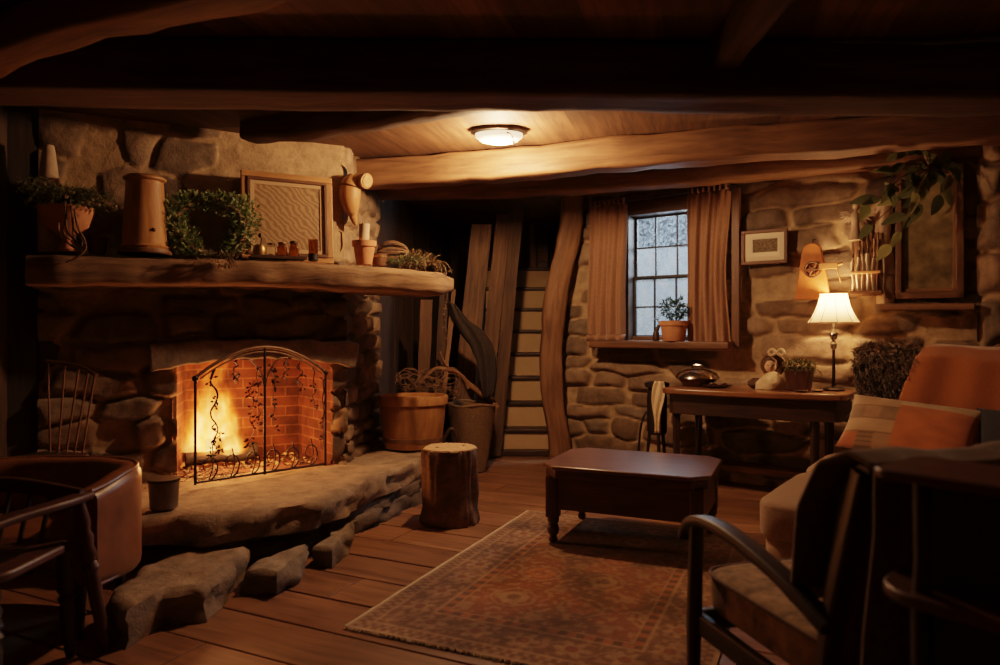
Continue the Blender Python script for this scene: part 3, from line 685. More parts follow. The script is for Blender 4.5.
for k in range(6):
    s0 = .07+.155*k; mb = MB(); sg = 1 if k % 2 else -1; pts = []
    for i in range(26):
        a = -PI/2+sg*i*.26; rr = .085*(1-i/34); pts.append(S(s0+.02+sg*(rr*math.cos(a)*.9), .10+rr*math.sin(a)))
    mb.tube(pts, [.006*(1-.6*i/26) for i in range(26)], 6); mb.tube(smoothpath([S(s0+.02, .015), S(s0+.05, .1), S(s0+.03, .2)], 6), .004, 5)
    mb.build('scroll', 'iron', sc_)
# dark pail on the hearth at the left pier
pc = G(164, 508, .306); 
t = thing('metal_pail', 'small dull metal pail on the hearth left of the fire', 'pail', pc)
MB().lathe([(.062, 0), (.07, .005), (.078, .15), (.081, .155), (.076, .156), (.068, .02), (0, .02)], 22, pc).build('body', 'zinc', t)
MB().lathe([(.079, .145), (.083, .15), (.083, .16), (.077, .16)], 22, pc).build('rim', 'iron', t)
# wooden tub
tc_ = V((-.71, 5.70, .322))
t = thing('wooden_tub', 'oval coopered wooden tub standing on the right end of the hearth', 'tub', tc_)
MB().lathe([(.232, 0), (.236, .01), (.275, .40), (.277, .415), (.258, .415), (.225, .03), (0, .03)], 40, tc_, sx=1, sy=.86).build('staves', 'honey_wood', t)
MB().lathe([(.2395, .05), (.2445, .05), (.248, .085), (.243, .086)], 40, tc_, sx=1, sy=.86).build('lower_hoop', 'pale_oak', t)
MB().lathe([(.272, .345), (.284, .35), (.288, .40), (.283, .418), (.262, .418), (.260, .39)], 40, tc_, sx=1, sy=.86).build('rim', 'honey_wood', t)
# stump
st = G(450, 521, 0); t = thing('tree_stump', 'sawn upright tree stump with bark on the floor by the hearth', 'stump', st)
MB().lathe([(.185, 0), (.19, .02), (.178, .1), (.176, .2), (.174, .3), (.18, .4), (.182, .46), (.178, .485)], 120, st, rough=.035, rs=13, zs=.22).build('bark', 'bark', t)
mb = MB(); mb.lathe([(.176, .47), (.172, .492), (.1, .494), (0, .494)], 60, st, rough=.02, rs=13, zs=.22)
for x, y in ((-.08, -.05), (.09, .03)): mb.lathe([(.012, .494), (.009, .503), (0, .504)], 8, st+V((x, y, 0)))
mb.build('cut_top', 'cut_wood', t)
# ------------------------------------------------------------------ on and around the mantel
MZ = 1.722
def Fm(x, y=-.17, z=0): return FW @ V((x, y, MZ+z))
FWI = FW.inverted(); WLI = None
def inwall(q):
    l = FWI @ q; return l.y > -.135 or l.x < -.66 or (l.z < MZ+.006 and l.y > -.43)
GREENS = [(.16, .24, .08), (.24, .34, .12), (.34, .42, .18), (.10, .16, .06), (.42, .45, .24)]
def bush(mb, c, r, n, L, W, pal=GREENS, seed=1, droop=0.0, shell=.45, hole=None):
    rf = random.Random(seed); c = V(c); k = 0
    while k < n:
        d = V((rf.gauss(0, 1), rf.gauss(0, 1), rf.gauss(0, 1))).normalized(); f = rf.uniform(shell, 1.0)
        p = c+V((d.x*r[0], d.y*r[1], d.z*r[2]))*f*(1+.18*fbm(d*2+c, 1.6, 2))
        if hole and hole(p): continue
        dd = d*.8+V((rf.uniform(-1, 1), rf.uniform(-1, 1), rf.uniform(-.7, 1)-droop)); cc = pal[rf.randrange(len(pal))]; s_ = rf.uniform(.7, 1.2)
        mb.leaf(p, dd, (rf.uniform(-1, 1), rf.uniform(-1, 1), 1), L*rf.uniform(.6, 1.3), W*rf.uniform(.7, 1.2), tuple(x*s_ for x in cc)); k += 1
    return mb
def sprays(mb, c, n, L, droop, leafL, leafW, pal, seed, spread=(1, 1), up=.6, per=14):
    """arching stems with leaves along them"""
    rf = random.Random(seed); c = V(c)
    for i in range(n):
        a = rf.uniform(0, 2*PI); l = L*rf.uniform(.55, 1.1); p = c+V((math.cos(a)*.03, math.sin(a)*.03, 0)); d = V((math.cos(a)*spread[0], math.sin(a)*spread[1], up*rf.uniform(.5, 1.3))).normalized(); pts = [p]
        for k in range(7): d = (d+V((0, 0, -droop*k/6))).normalized(); p = p+d*l/7; pts.append(p)
        mb.tube(pts, [.003*(1-.6*k/7) for k in range(8)], 4, col=tuple(x*.7 for x in pal[0]))
        for k in range(per):
            t = rf.uniform(.15, 1)*6.99; j = int(t); q = pts[j].lerp(pts[j+1], t-j); dd = (pts[j+1]-pts[j]).normalized()
            s_ = rf.uniform(.7, 1.25); mb.leaf(q, dd*.5+V((rf.uniform(-1, 1), rf.uniform(-1, 1), rf.uniform(-.6, .8))), (0, 0, 1), leafL*rf.uniform(.6, 1.2), leafW, tuple(x*s_ for x in pal[rf.randrange(len(pal))]))
    return mb
DRY = [(.20, .135, .07), (.27, .18, .09), (.13, .085, .045), (.17, .13, .06)]
# bowl planter with trailing fern, far left
c = Fm(-.43, -.27); t = thing('fern_planter', 'clay bowl planter with trailing fern fronds at the dark left end of the mantel', 'plant', c)
MB().lathe([(.045, 0), (.05, .01), (.03, .05), (.035, .08), (.115, .14), (.145, .22), (.15, .25), (.135, .25), (.10, .17), (0, .16)], 26, c, rough=.012).build('bowl', 'terracotta', t)
FERN = [(.20, .22, .09), (.28, .29, .13), (.40, .39, .19), (.12, .13, .06)]
mb = bush(MB(), c+V((0, 0, .29)), (.2, .16, .08), 420, .045, .014, FERN, 3); sprays(mb, c+V((0, -.02, .27)), 46, .36, .55, .035, .011, FERN, 4, (1, .7), .6, 22); mb.drop(inwall); mb.build('foliage', 'leaf', t)
mb = MB()
for i in range(7):
    a = i*.45-1.2; p = c+V((.03+.10*math.cos(a), -.14, .26-.02*i)); mb.tube(smoothpath([p, p+V((.03, -.03, -.08)), p+V((.01+.02*i, -.02, -.17)), p+V((.05, -.015, -.22))], 5), [.006, .005]*7+[.004]*2, 5)
mb.build('root_tangle', 'twig', t)
c = Fm(-.535, -.145); tag(MB().lathe([(.055, 0), (.06, .36), (.052, .44), (.034, .60), (.028, .63), (0, .635)], 20, c).build('clay_bottle', 'pale_clay'), 'tall tapered pale clay bottle rising behind the fern planter', 'bottle')
c = Fm(-.285, -.19); t = thing('small_pot', 'small dark pot between fern planter and wooden churn', 'pot', c)
MB().lathe([(.04, 0), (.05, .02), (.055, .09), (.052, .1), (.045, .09), (0, .06)], 18, c).build('body', 'dark_clay', t); MB().lathe([(.052, .085), (.06, .09), (.06, .104), (.05, .104)], 18, c).build('rim', 'dark_clay', t)
# wooden churn
c = Fm(-.03, -.265); t = thing('wooden_churn', 'tall tapered wooden churn with lipped lid standing on the mantel', 'churn', c)
MB().lathe([(.142, 0), (.145, .012), (.13, .03), (.138, .045), (.125, .06), (.105, .42), (.103, .44), (.0, .44)], 30, c).build('body', 'honey_wood', t)
MB().lathe([(.147, .0), (.152, .008), (.147, .026), (.138, .028)], 30, c).build('foot_hoop', 'frame_wood', t)
mb = MB(); mb.lathe([(.10, .44), (.118, .452), (.12, .462), (.10, .475), (.0, .478)], 30, c); mb.build('lid', 'honey_wood', t)
MB().blob(c+FW.to_3x3() @ V((.045, -.112, .14)), (.012, .012, .012), 10, 8).build('peg', 'dark_wood', t)
# wreath bush with hollow basket
c = Fm(.315, -.25, .195); t = thing('wreath', 'round bushy green wreath with a dark hollow middle on the mantel', 'wreath', Fm(.285, -.25))
ax = FW.to_3x3() @ V((1, 0, 0)); ay = FW.to_3x3() @ V((0, 1, 0)); mb = MB(); rf = random.Random(12)
for i in range(3600):
    a = rf.uniform(0, 2*PI); rr = .178+.022*math.sin(3*a); q = V((rf.gauss(0, 1), rf.gauss(0, 1), rf.gauss(0, 1))).normalized()*rf.uniform(.35, 1)*(.082+.022*math.sin(2*a+1))
    p = c+ax*(rr*math.cos(a)*1.18+q.x+.02)+V((0, 0, rr*math.sin(a)+q.z))+ay*(q.y*.9)
    if p.z < MZ+.008: p.z = MZ+.008+rf.uniform(0, .02)
    cc = GREENS[rf.randrange(5)]; s_ = rf.uniform(.7, 1.3); d = q+V((rf.uniform(-.06, .06), rf.uniform(-.06, .06), rf.uniform(-.02, .08)))
    mb.leaf(p, d, (rf.uniform(-1, 1), rf.uniform(-1, 1), 1), rf.uniform(.020, .040), .016, tuple(x*s_ for x in cc))
mb.drop(inwall); mb.build('foliage', 'leaf', t)
mb = MB(); ring = [c+ax*(.175*1.18*math.cos(a)+.02)+V((0, 0, .165*math.sin(a))) for a in [i*2*PI/30 for i in range(31)]]; mb.tube(ring, .028, 8, rough=.01, rs=20); mb.build('hoop', 'twig', t)
# dried garland hanging over the front edge below the wreath
c = Fm(.36, -.435, -.01); mb = bush(MB(), c+V((0, 0, -.02)), (.14, .03, .05), 260, .03, .013, DRY, 21); sprays(mb, c, 16, .14, .9, .025, .01, DRY, 22, (1.2, .3), .2, 12); mb.drop(inwall)
o = mb.build('dried_garland', 'leaf'); tag(o, 'brown dried garland hanging over the mantel edge below the wreath', 'garland')
# picture leaning on the chimney breast
c = Fm(.83, -.145); LM = FW @ Matrix.Translation((.83, -.205, MZ)) @ Matrix.Rotation(-.085, 4, 'X')
t = thing('leaning_picture', 'large wooden framed picture leaning against the stone chimney on the mantel', 'picture', c)
def pframe(mb, w, h, b, d, M, z0=0, y=0):
    for x0, x1, za, zb in ((-w/2, w/2, 0, b), (-w/2, w/2, h-b, h), (-w/2, -w/2+b, b, h-b), (w/2-b, w/2, b, h-b)): mb.box(((x0+x1)/2, y, z0+(za+zb)/2), (x1-x0, d, zb-za), M=M)
    return mb
pframe(MB(), .60, .60, .04, .035, LM).build('outer_frame', 'honey_wood', t, smooth=False, bevel=.006)
pframe(MB(), .525, .525, .022, .028, LM, .0375, -.012).build('inner_frame', 'frame_wood', t, smooth=False, bevel=.004)
plain('tan_mat', (.46, .30, .17), rough=.9, var=.06)
pframe(MB(), .485, .485, .028, .012, LM, .0575, -.004).build('mat', 'tan_mat', t, smooth=False)
m, nt, b = nodes('picture_field'); tcn = N(nt, 'ShaderNodeTexCoord'); mp = N(nt, 'ShaderNodeMapping'); mp.inputs['Rotation'].default_value = (0, .5, 0); mp.inputs['Scale'].default_value = (1, 1, 1.6); nt.links.new(tcn.outputs['Object'], mp.inputs['Vector'])
wv = N(nt, 'ShaderNodeTexWave', Scale=9.0, Distortion=9.0, Detail=4.0); nt.links.new(mp.outputs[0], wv.inputs['Vector']); r_ = ramp(nt, [(.2, (.19, .105, .05)), (.8, (.33, .20, .10))]); nt.links.new(wv.outputs['Color'], r_.inputs[0]); nt.links.new(r_.outputs[0], b.inputs['Base Color']); b.inputs['Roughness'].default_value = .8; MATS['picture_field'] = m
MB().box((0, .0, .30), (.455, .008, .455), M=LM).build('print', 'picture_field', t, smooth=False)
# jars on a tray
tr = Fm(.74, -.335); t = thing('tray', 'thin dark tray under the little jars on the mantel', 'tray', tr)
TM = FW @ Matrix.Translation((.74, -.335, MZ)); mb = MB(); mb.box((0, 0, .006), (.34, .105, .008), M=TM); mb.build('base', 'dark_wood', t, bevel=.002); mb = pframe(MB(), .345, .11, .008, .02, TM @ Matrix.Translation((0, -.055, .01)) @ Matrix.Rotation(-PI/2, 4, 'X') @ Matrix.Scale(-1, 4, (0, 1, 0)) @ Matrix.Rotation(PI/2*0, 4, 'X')); 
mb = MB(); mb.box((0, -.0525, .012), (.35, .006, .018), M=TM); mb.box((0, .0525, .012), (.35, .006, .018), M=TM); mb.build('rim', 'dark_wood', t, bevel=.001)
def FT(x, y=-.335, z=.0105): return FW @ V((x, y, MZ+z))
c = FT(.625); t = thing('ladle_cup', 'round brass cup with a dark stirring spoon, first on the tray', 'cup', c)
MB().lathe([(.02, 0), (.035, .01), (.042, .04), (.036, .07), (.030, .078), (.028, .075), (.035, .04), (0, .012)], 20, c).build('cup', 'brass', t)
mb = MB(); mb.tube([c+V((.005, 0, .03)), c+V((.012, 0, .12)), c+V((.006, 0, .135))], .005, 6); mb.blob(c+V((.003, 0, .14)), (.012, .008, .016), 8, 6); mb.build('spoon', 'iron', t)
def jar(name, label, c, r, h, mat, lidmat='brass', group=None):
    t = thing(name, label, 'jar', c, 0, group)
    MB().lathe([(r*.9, 0), (r, .006), (r, h*.72), (r*.75, h*.86), (r*.75, h), (r*.68, h), (r*.68, h*.86), (r*.9, h*.70), (r*.9, .012), (0, .012)], 18, c).build('body', mat, t)
    MB().lathe([(r*.80, h*.93), (r*.82, h*.94), (r*.82, h*1.08), (r*.5, h*1.13), (0, h*1.14)], 18, c).build('lid', lidmat, t)
    return t
jar('spice_jar', 'small clear jar with shiny lid next to the brass cup on the tray', FT(.695), .031, .085, 'clear_glass', 'chrome')
jar('spice_jar', 'middle amber jar on the mantel tray', FT(.765), .033, .095, 'amber_glass')
jar('spice_jar', 'darker amber jar nearest the tall tumbler', FT(.84), .033, .105, 'amber_glass', 'rust_iron')
c = Fm(.965, -.335); t = thing('tall_tumbler', 'tall glass tumbler with dark holder beside the picture frame', 'glass', c)
MB().lathe([(.028, 0), (.030, .005), (.033, .145), (.030, .145), (.027, .012), (0, .010)], 20, c).build('glass', 'amber_glass', t); MB().lathe([(.0315, .004), (.0325, .004), (.033, .05), (.032, .05)], 20, c).build('holder', 'iron', t)
c = FW @ V((.90, -.30, MZ)); 
# carved wooden scoop hung on the chimney side
q = P(352, 200, 5.12); t = thing('wooden_scoop', 'long carved wooden scoop hanging on the stones right of the picture', 'scoop', q)
mb = MB(); mb.tube(smoothpath([P(356, 176, 5.02), P(351, 186, 5.02), P(350, 200, 5.02), P(353, 215, 5.03), P(356, 226, 5.04)], 6), [.035, .045, .053, .06, .066, .07, .073, .075, .077, .078, .078, .077, .075, .07, .066, .06, .05, .043, .036, .03, .026, .021, .016, .01, .005], 16); mb.build('bowl', 'honey_wood', t)
e = P(367, 181, 4.98); mb = MB(); mb.tube([P(360, 180, 5.03), P(364, 180.5, 5.0), e], [.04, .052, .054], 18); mb.build('knob', 'honey_wood', t); mb = MB(); mb.tube([e, e+(e-P(360, 180, 5.03)).normalized()*.006], .04, 18); mb.build('knob_face', 'cut_wood', t)
# right end: terracotta pots, wire basket, herbs
c = Fm(1.335, -.25); t = thing('terracotta_pot', 'terracotta flower pot with a pale candle stub standing in it', 'pot', c)
MB().lathe([(.052, 0), (.054, .004), (.074, .125), (.082, .126), (.086, .165), (.078, .167), (.070, .13), (.05, .02), (0, .02)], 24, c).build('pot', 'terracotta', t)
MB().lathe([(.076, .13), (0, .135)], 16, c).build('soil', 'dark_clay', t)
MB().lathe([(.04, .13), (.038, .2), (.034, .27), (.036, .285), (.0, .29)], 16, c, rough=.012).build('candle', 'pale_clay', t)
c = Fm(1.46, -.20); t = thing('wooden_cup', 'short brown wooden cup beside the terracotta pot', 'cup', c)
MB().lathe([(.048, 0), (.052, .01), (.055, .085), (.048, .085), (.045, .02), (0, .02)], 20, c).build('cup', 'frame_wood', t); MB().lathe([(.053, .06), (.057, .062), (.057, .07), (.053, .072)], 20, c).build('band', 'brass', t)
rf = random.Random(31); c = Fm(1.60, -.08, .015); t = thing('wire_basket', 'tangled brown wire basket lying on the right end of the mantel', 'basket', c); mb = MB()
for i in range(26):
    a0 = rf.uniform(0, PI); tilt = rf.uniform(-.6, .6); pts = []
    for k in range(19):
        a = a0+k*2*PI/18; v = V((.115*math.cos(a), .075*math.sin(a)*math.cos(tilt*2.2+i), .10+.085*math.sin(a)*math.sin(tilt*2.2+i*.7))); pts.append(c+v)
    mb.tube(pts, .0028, 5)
mb.build('wires', 'twig', t)
mb = MB(); mb.tube([c+V((.115*math.cos(i*PI/8), .085*math.sin(i*PI/8), .1)) for i in range(17)], .006, 6); mb.build('rim', 'twig', t)
c = Fm(1.66, -.22, .01); mb = bush(MB(), c+V((0, 0, .035)), (.13, .07, .04), 260, .035, .008, [(.10, .12, .05), (.17, .18, .09), (.07, .085, .035)], 33); sprays(mb, c+V((-.03, -.05, .02)), 18, .17, .7, .03, .007, [(.10, .13, .06), (.17, .19, .1)], 34, (1, .8), .3, 14); mb.drop(lambda q: q.z < MZ+.01)
o = mb.build('green_herbs', 'leaf'); tag(o, 'loose bunch of pale green herbs on the right end of the mantel', 'herbs')
c = Fm(1.76, -.12, .02); mb = bush(MB(), c+V((0, 0, .05)), (.15, .09, .06), 380, .045, .010, DRY, 35); sprays(mb, c+V((.06, -.06, .0)), 20, .26, .8, .03, .009, DRY, 36, (1, .7), .5, 14)
o = mb.build('dried_herbs', 'leaf'); tag(o, 'dry brown herb bundle tumbling over the end of the mantel', 'herbs')
rf = random.Random(40); mb = MB()
p0 = FW @ V((1.93, -.26, 1.69)); pts = smoothpath([p0, p0+V((.015, -.01, -.15)), p0+V((.0, 0, -.32)), p0+V((.02, 0, -.5))], 8); mb.tube(pts, .006, 5, col=(.12, .075, .04))
for i in range(120):
    q = pts[rf.randrange(len(pts))]; mb.leaf(q, (rf.uniform(-1, 1), rf.uniform(-1, 1), rf.uniform(-1, .3)), (0, 0, 1), .022, .012, (.19, .12, .06))
for i in range(len(pts)): mb.c  # colours default
o = mb.build('dried_vine', 'leaf'); tag(o, 'dried vine strand hanging straight down from the right tip of the mantel', 'vine')

# ------------------------------------------------------------------ stairs and the dark nook
t = thing('staircase', 'steep narrow staircase with dark treads and cream risers in the nook', 'stairs', (.24, 7.2, 0))
for k in range(8):
    y = 7.2+.2*k; mb = MB(); mb.box((.24, y+.012, .255*k+.115), (.82, .02, .235)); mb.build('riser', 'cream_paint', t, smooth=False, bevel=.002)
    mb = MB(); mb.sweep([(-.17, y+.085, .255*(k+1)-.012), (.65, y+.085, .255*(k+1)-.012)], rrect(.235, .04, .012), rough=.003); mb.build('tread', 'dark_wood', t)
mb = MB(); mb.box((.24, 8.78, 2.02), (.82, .2, .04)); mb.build('landing', 'dark_wood', t, smooth=False, bevel=.004); mb = MB(); mb.box((.24, 7.13, .03), (.78, .12, .05)); mb.build('foot_board', 'dark_wood', t, smooth=False, bevel=.004)
t = thing('door_1', 'brown panel door at the head of the stairs', 'door', (.24, 8.95, 2.04)); t['kind'] = 'structure'
mb = MB(); mb.box((.26, 8.95, 2.32), (.7, .04, .56)); mb.build('panel', 'pale_oak', t, smooth=False); mb = MB(); mb.box((.26, 8.92, 2.10), (.7, .05, .09)); mb.box((.30, 8.92, 2.32), (.05, .05, .5)); mb.build('door_frame', 'frame_wood', t, smooth=False, bevel=.004)
def lean(label, b0, b1, t0, t1, db, dt, tone, seed, thick=.035):
    """a board leaning between two pixel-measured ends; built where it stands"""
    a, b = P(*b0, db), P(*b1, db); c, d = P(*t0, dt), P(*t1, dt)
    a.z = b.z = max(.0, min(a.z, b.z)); n = ((b-a).cross(c-a)).normalized(); n = n if n.y < 0 else -n
    k = 10; mb = MB(); L = (c-a).length; W = (b-a).length
    vs = []; fs = []
    for i in range(k+1):
        for (u, w_) in ((0, 0), (1, 0), (1, 1), (0, 1)):
            e = a.lerp(b, u).lerp(c.lerp(d, u), i/k)+n*(thick*(1-w_)); vs.append(e+(b-a).normalized()*.008*fbm((u*9, i*.6, seed), 1, 2))
    us = []
    for i in range(k):
        for j in range(4):
            j2 = (j+1) % 4; fs.append((i*4+j, i*4+j2, i*4+4+j2, i*4+4+j)); w0 = (0, W, W+thick, 2*W+thick, 2*W+2*thick)
            us.append([(L*i/k, w0[j]+seed), (L*i/k, w0[j+1]+seed), (L*(i+1)/k, w0[j+1]+seed), (L*(i+1)/k, w0[j]+seed)])
    fs += [(3, 2, 1, 0), (4*k, 4*k+1, 4*k+2, 4*k+3)]; us += [[(0, 0)]*4]*2
    mb.add(vs, fs, us, [(tone, tone, tone)]*len(vs)); o = mb.build('leaning_board', 'plank_wood', smooth=False, bevel=.004); tag(o, label, 'board', 'boards leaning in the nook beside the stairs'); return o
lean('widest reddish board leaning left of the burlap basket', (446, 472), (468, 472), (472, 225), (492, 225), 6.66, 6.92, .9, 1)
lean('tall brown board leaning directly behind the burlap basket', (470, 462), (487, 462), (497, 215), (511, 215), 6.86, 7.05, 1.1, 2)
lean('board leaning closest to the staircase', (489, 456), (501, 456), (511, 205), (524, 205), 6.98, 7.1, .75, 3)
lean('dark weathered board standing beneath the mantel end nearest the tub', (414, 472), (426, 472), (421, 300), (433, 300), 6.22, 6.3, .75, 4)
lean('narrow black board beside the dried vine under the mantel tip', (431, 472), (441, 472), (440, 285), (449, 285), 6.27, 6.33, .4, 5)
lean('thin pale batten leaning in front of the boards', (434, 478), (439, 478), (452, 290), (456, 290), 6.05, 6.35, 1.3, 6, .02)
# burlap basket
c = V((-.262, 6.35, .0)); t = thing('burlap_basket', 'tall tapered burlap basket standing on the floor by the stairs', 'basket', c)
MB().lathe([(.135, 0), (.15, .01), (.17, .2), (.205, .46), (.225, .60), (.205, .605), (.15, .2), (0, .1)], 30, c, rough=.02, rs=7).build('body', 'burlap', t)
mb = MB(); mb.tube([c+V((.222*math.cos(i*PI/14), .222*math.sin(i*PI/14), .605+.01*math.sin(i*.9))) for i in range(29)], .013, 8); mb.build('rim', 'burlap', t)
for i, (pp, r0) in enumerate((([P(497, 408, 6.32), P(470, 385, 6.28), P(452, 371, 6.22), P(436, 369, 6.18), P(425, 378, 6.15)], .03), ([P(468, 388, 6.26), P(462, 376, 6.22), P(447, 366, 6.2), P(440, 352, 6.18)], .02))):
    p = smoothpath(pp, 6); o = MB().tube(p, [r0*(1-.6*k/len(p)) for k in range(len(p))], 10, rough=.006, rs=20).build('driftwood_stick', 'pale_oak'); tag(o, ('thick forked driftwood stick lying over the basket rim', 'thinner upright driftwood stick crossing the thick one')[i], 'stick', 'driftwood by the burlap basket')
rf = random.Random(50); mb = MB()
for i in range(60):
    p = P(rf.uniform(404, 452), rf.uniform(372, 396), rf.uniform(6.0, 6.12)); a = rf.uniform(0, 2*PI); pts = [p+V((.08*math.cos(a+k*.7), .03*math.sin(k), .05*math.sin(a+k*.7))) for k in range(6)]; mb.tube(smoothpath(pts, 3), .003, 4)
o = mb.build('brushwood', 'twig'); tag(o, 'tangle of thin brushwood behind the wooden tub', 'brushwood', kind='stuff')
c = P(441, 440, 5.95); mb = MB(); mb.tube(smoothpath([V((-.56, 6.03, .01)), V((-.49, 6.04, .30)), V((-.42, 6.05, .42)), V((-.36, 6.05, .30)), V((-.31, 6.04, .01))], 7), .016, 8); o = mb.build('bent_hoop', 'dark_wood'); tag(o, 'dark bent wooden hoop standing between tub and burlap basket', 'hoop')
# black cloth slung over the boards
rows = [(447, 300, 456, 306), (452, 318, 470, 322), (460, 333, 483, 330), (470, 345, 492, 343), (477, 362, 495, 352), (481, 385, 497, 375), (484, 400, 494, 396)]
def clothfn(u, v):
    t_ = v*(len(rows)-1); i = min(int(t_), len(rows)-2); f = t_-i; a = [rows[i][k]*(1-f)+rows[i+1][k]*f for k in range(4)]
    d = 6.24+.25*0-.03*math.sin(u*PI)+.015*math.sin(u*13+v*7); return P(a[0]+(a[2]-a[0])*u, a[1]+(a[3]-a[1])*u, d)
o = MB().grid(12, 26, clothfn, .2, .8).build('black_cloth', 'black_cloth', solid=.008, angle=180); tag(o, 'limp black cloth slung over the leaning boards', 'cloth')
# ------------------------------------------------------------------ window dressing
def curtain(label, x0, x1, zt, zb, seed, pinch):
    t = thing('curtain', label, 'curtain', WW @ V(((x0+x1)/2, -.12, zb)), 0, 'pair of brown curtains at the sash window')
    def fn(u, v):
        g = 1-pinch*math.sin(PI*min(1, v*1.0))**2*.5; xc = (x0+x1)/2+.012*math.sin(v*4+seed); a = (u-.5)*(x1-x0)*g
        y = -.145-.028*math.sin(u*2*PI*3.4+seed+.8*math.sin(v*3))*(.55+.45*v)-.009*math.sin(u*2*PI*7.3+v*2.5+seed)-.02*math.sin(PI*v)
        return WW @ V((xc+a, y, zt+(zb-zt)*v+.008*math.sin(u*17)))
    MB().grid(70, 40, fn, .6, 1.2).build('cloth', 'curtain_cloth', t, solid=.006, angle=180)
    def fh(u, v):
        y = -.145-.03*math.sin(u*2*PI*7.3+seed); return WW @ V((x0+.01+(x1-x0-.02)*u, y+.0, zt+.045-.05*v))
    MB().grid(60, 4, fh, .6, .1).build('ruffle', 'curtain_cloth', t, solid=.006, angle=180)
    def fb(u, v):
        a = (u-.5)*(x1-x0)*1.02; return WW @ V(((x0+x1)/2+a+.012*math.sin(4+seed), -.15-.03*math.sin(v*PI)-.028*math.sin(u*2*PI*3.4+seed+.8*math.sin(3)), zb+.03-.06*v))
    MB().grid(60, 6, fb, .6, .1).build('hem', 'curtain_cloth', t, solid=.006, angle=180)
curtain('left brown curtain hanging straight beside the frosted window', .30, .665, 2.415, 1.20, 1.0, .10)
curtain('right brown curtain, fuller, hanging between window and framed print', 1.235, 1.595, 2.43, 1.13, 2.6, .22)
mb = MB(); mb.tube([WW @ V((.22, -.145, 2.43)), WW @ V((1.64, -.145, 2.45))], .010, 10); o = mb.build('curtain_rod', 'dark_wood'); tag(o, 'thin dark curtain rod above the sash window', 'rod')
c = P(674, 336.5, 5.96); c.z = 1.178; t = thing('window_plant', 'small bushy green plant in a terracotta pot on the window sill', 'plant', c)
MB().lathe([(.088, 0), (.092, .005), (.112, .13), (.122, .131), (.124, .17), (.114, .172), (.1, .14), (0, .15)], 26, c).build('pot', 'terracotta', t)
mb = bush(MB(), c+V((0, 0, .27)), (.13, .10, .10), 420, .035, .016, [(.05, .075, .03), (.08, .11, .045), (.03, .045, .02)], 61); sprays(mb, c+V((0, 0, .17)), 16, .17, .15, .03, .013, [(.05, .07, .03), (.08, .11, .045)], 62, (1, .8), 1.2, 10); mb.build('foliage', 'leaf', t)
c = P(656, 338, 6.02); c.z = 1.178; t = thing('deer_figurine', 'tiny dark deer figurine sitting on the sill left of the plant pot', 'figurine', c)
mb = MB(); mb.tube(smoothpath([c+V((.0, 0, 0)), c+V((.0, 0, .05)), c+V((.006, 0, .09)), c+V((.022, 0, .125)), c+V((.03, 0, .14))], 5), [.028, .03, .031, .031, .03, .029, .028, .027, .025, .023, .021, .02, .018, .016, .015, .015, .016, .017, .016, .013, .01], 10)
mb.tube([c+V((.026, 0, .137)), c+V((.055, -.004, .13))], [.015, .007], 8); mb.build('body', 'dark_wood', t)
mb = MB()
for s in (-1, 1):
    mb.tube(smoothpath([c+V((.025, 0, .148)), c+V((.015, .012*s, .172)), c+V((.02, .03*s, .19)), c+V((.012, .034*s, .205))], 3), .003, 5); mb.tube([c+V((.018, .02*s, .18)), c+V((-.01, .03*s, .19))], .0025, 5)
mb.build('antlers', 'dark_wood', t)
# framed print
plain('print_ink', (.13, .095, .06), rough=.9, var=.6, sc=60)
t = thing('framed_print', 'small framed print with wide cream mat on the stone wall right of the curtain', 'picture', WW @ V((1.86, -.12, 1.80)))
PM = WW @ Matrix.Translation((1.86, -.115, 1.80))
pframe(MB(), .36, .275, .026, .03, PM).build('frame', 'frame_wood', t, smooth=False, bevel=.004)
MB().box((0, .005, .1375), (.31, .006, .226), M=PM).build('mat', 'paper', t, smooth=False)
MB().box((.005, 0, .148), (.19, .006, .105), M=PM).build('print', 'print_ink', t, smooth=False)
# orange wooden mill board with wheel and crank
OM = WW @ Matrix.Translation((2.235, -.15, 1.505)) @ XZ
t = thing('wooden_coffee_grinder', 'tombstone shaped orange wooden wall board with iron wheel and side crank above the lamp', 'grinder', WW @ V((2.235, -.13, 1.505)))
out = [(-.135, 0), (.12, 0), (.095, .19), (.075, .3), (.06, .37)]+[(-.005+.066*math.cos(a), .37+.06*math.sin(a)) for a in [i*PI/10 for i in range(1, 10)]]+[(-.075, .37), (-.09, .28), (-.105, .17)]
MB().prism(out, -.02, .03, M=OM).build('board', 'orange_paint', t, smooth=False, bevel=.008)
mb = MB(); mb.tube([OM @ V((.005+.058*math.cos(a), .225+.058*math.sin(a), .045)) for a in [i*PI/12 for i in range(25)]], .008, 8)
for k in range(6): mb.tube([OM @ V((.005, .225, .045)), OM @ V((.005+.055*math.cos(k*PI/3), .225+.055*math.sin(k*PI/3), .045))], .005, 6)
mb.tube([OM @ V((.005, .225, .025)), OM @ V((.005, .225, .06))], .014, 10); mb.build('wheel', 'rust_iron', t)
mb = MB(); mb.box((.115, .245, .04), (.13, .045, .03), M=OM); mb.tube([OM @ V((.17, .23, .04)), OM @ V((.20, .12, .04))], .006, 6); mb.tube([OM @ V((.175, .25, .04)), OM @ V((.215, .262, .04))], .012, 8); mb.build('crank', 'honey_wood', t, smooth=False, bevel=.004)
MB().tube([OM @ V((-.005, .42, .0)), OM @ V((.0, .46, .01)), OM @ V((.02, .455, .01))], .004, 6).build('hook', 'iron', t)
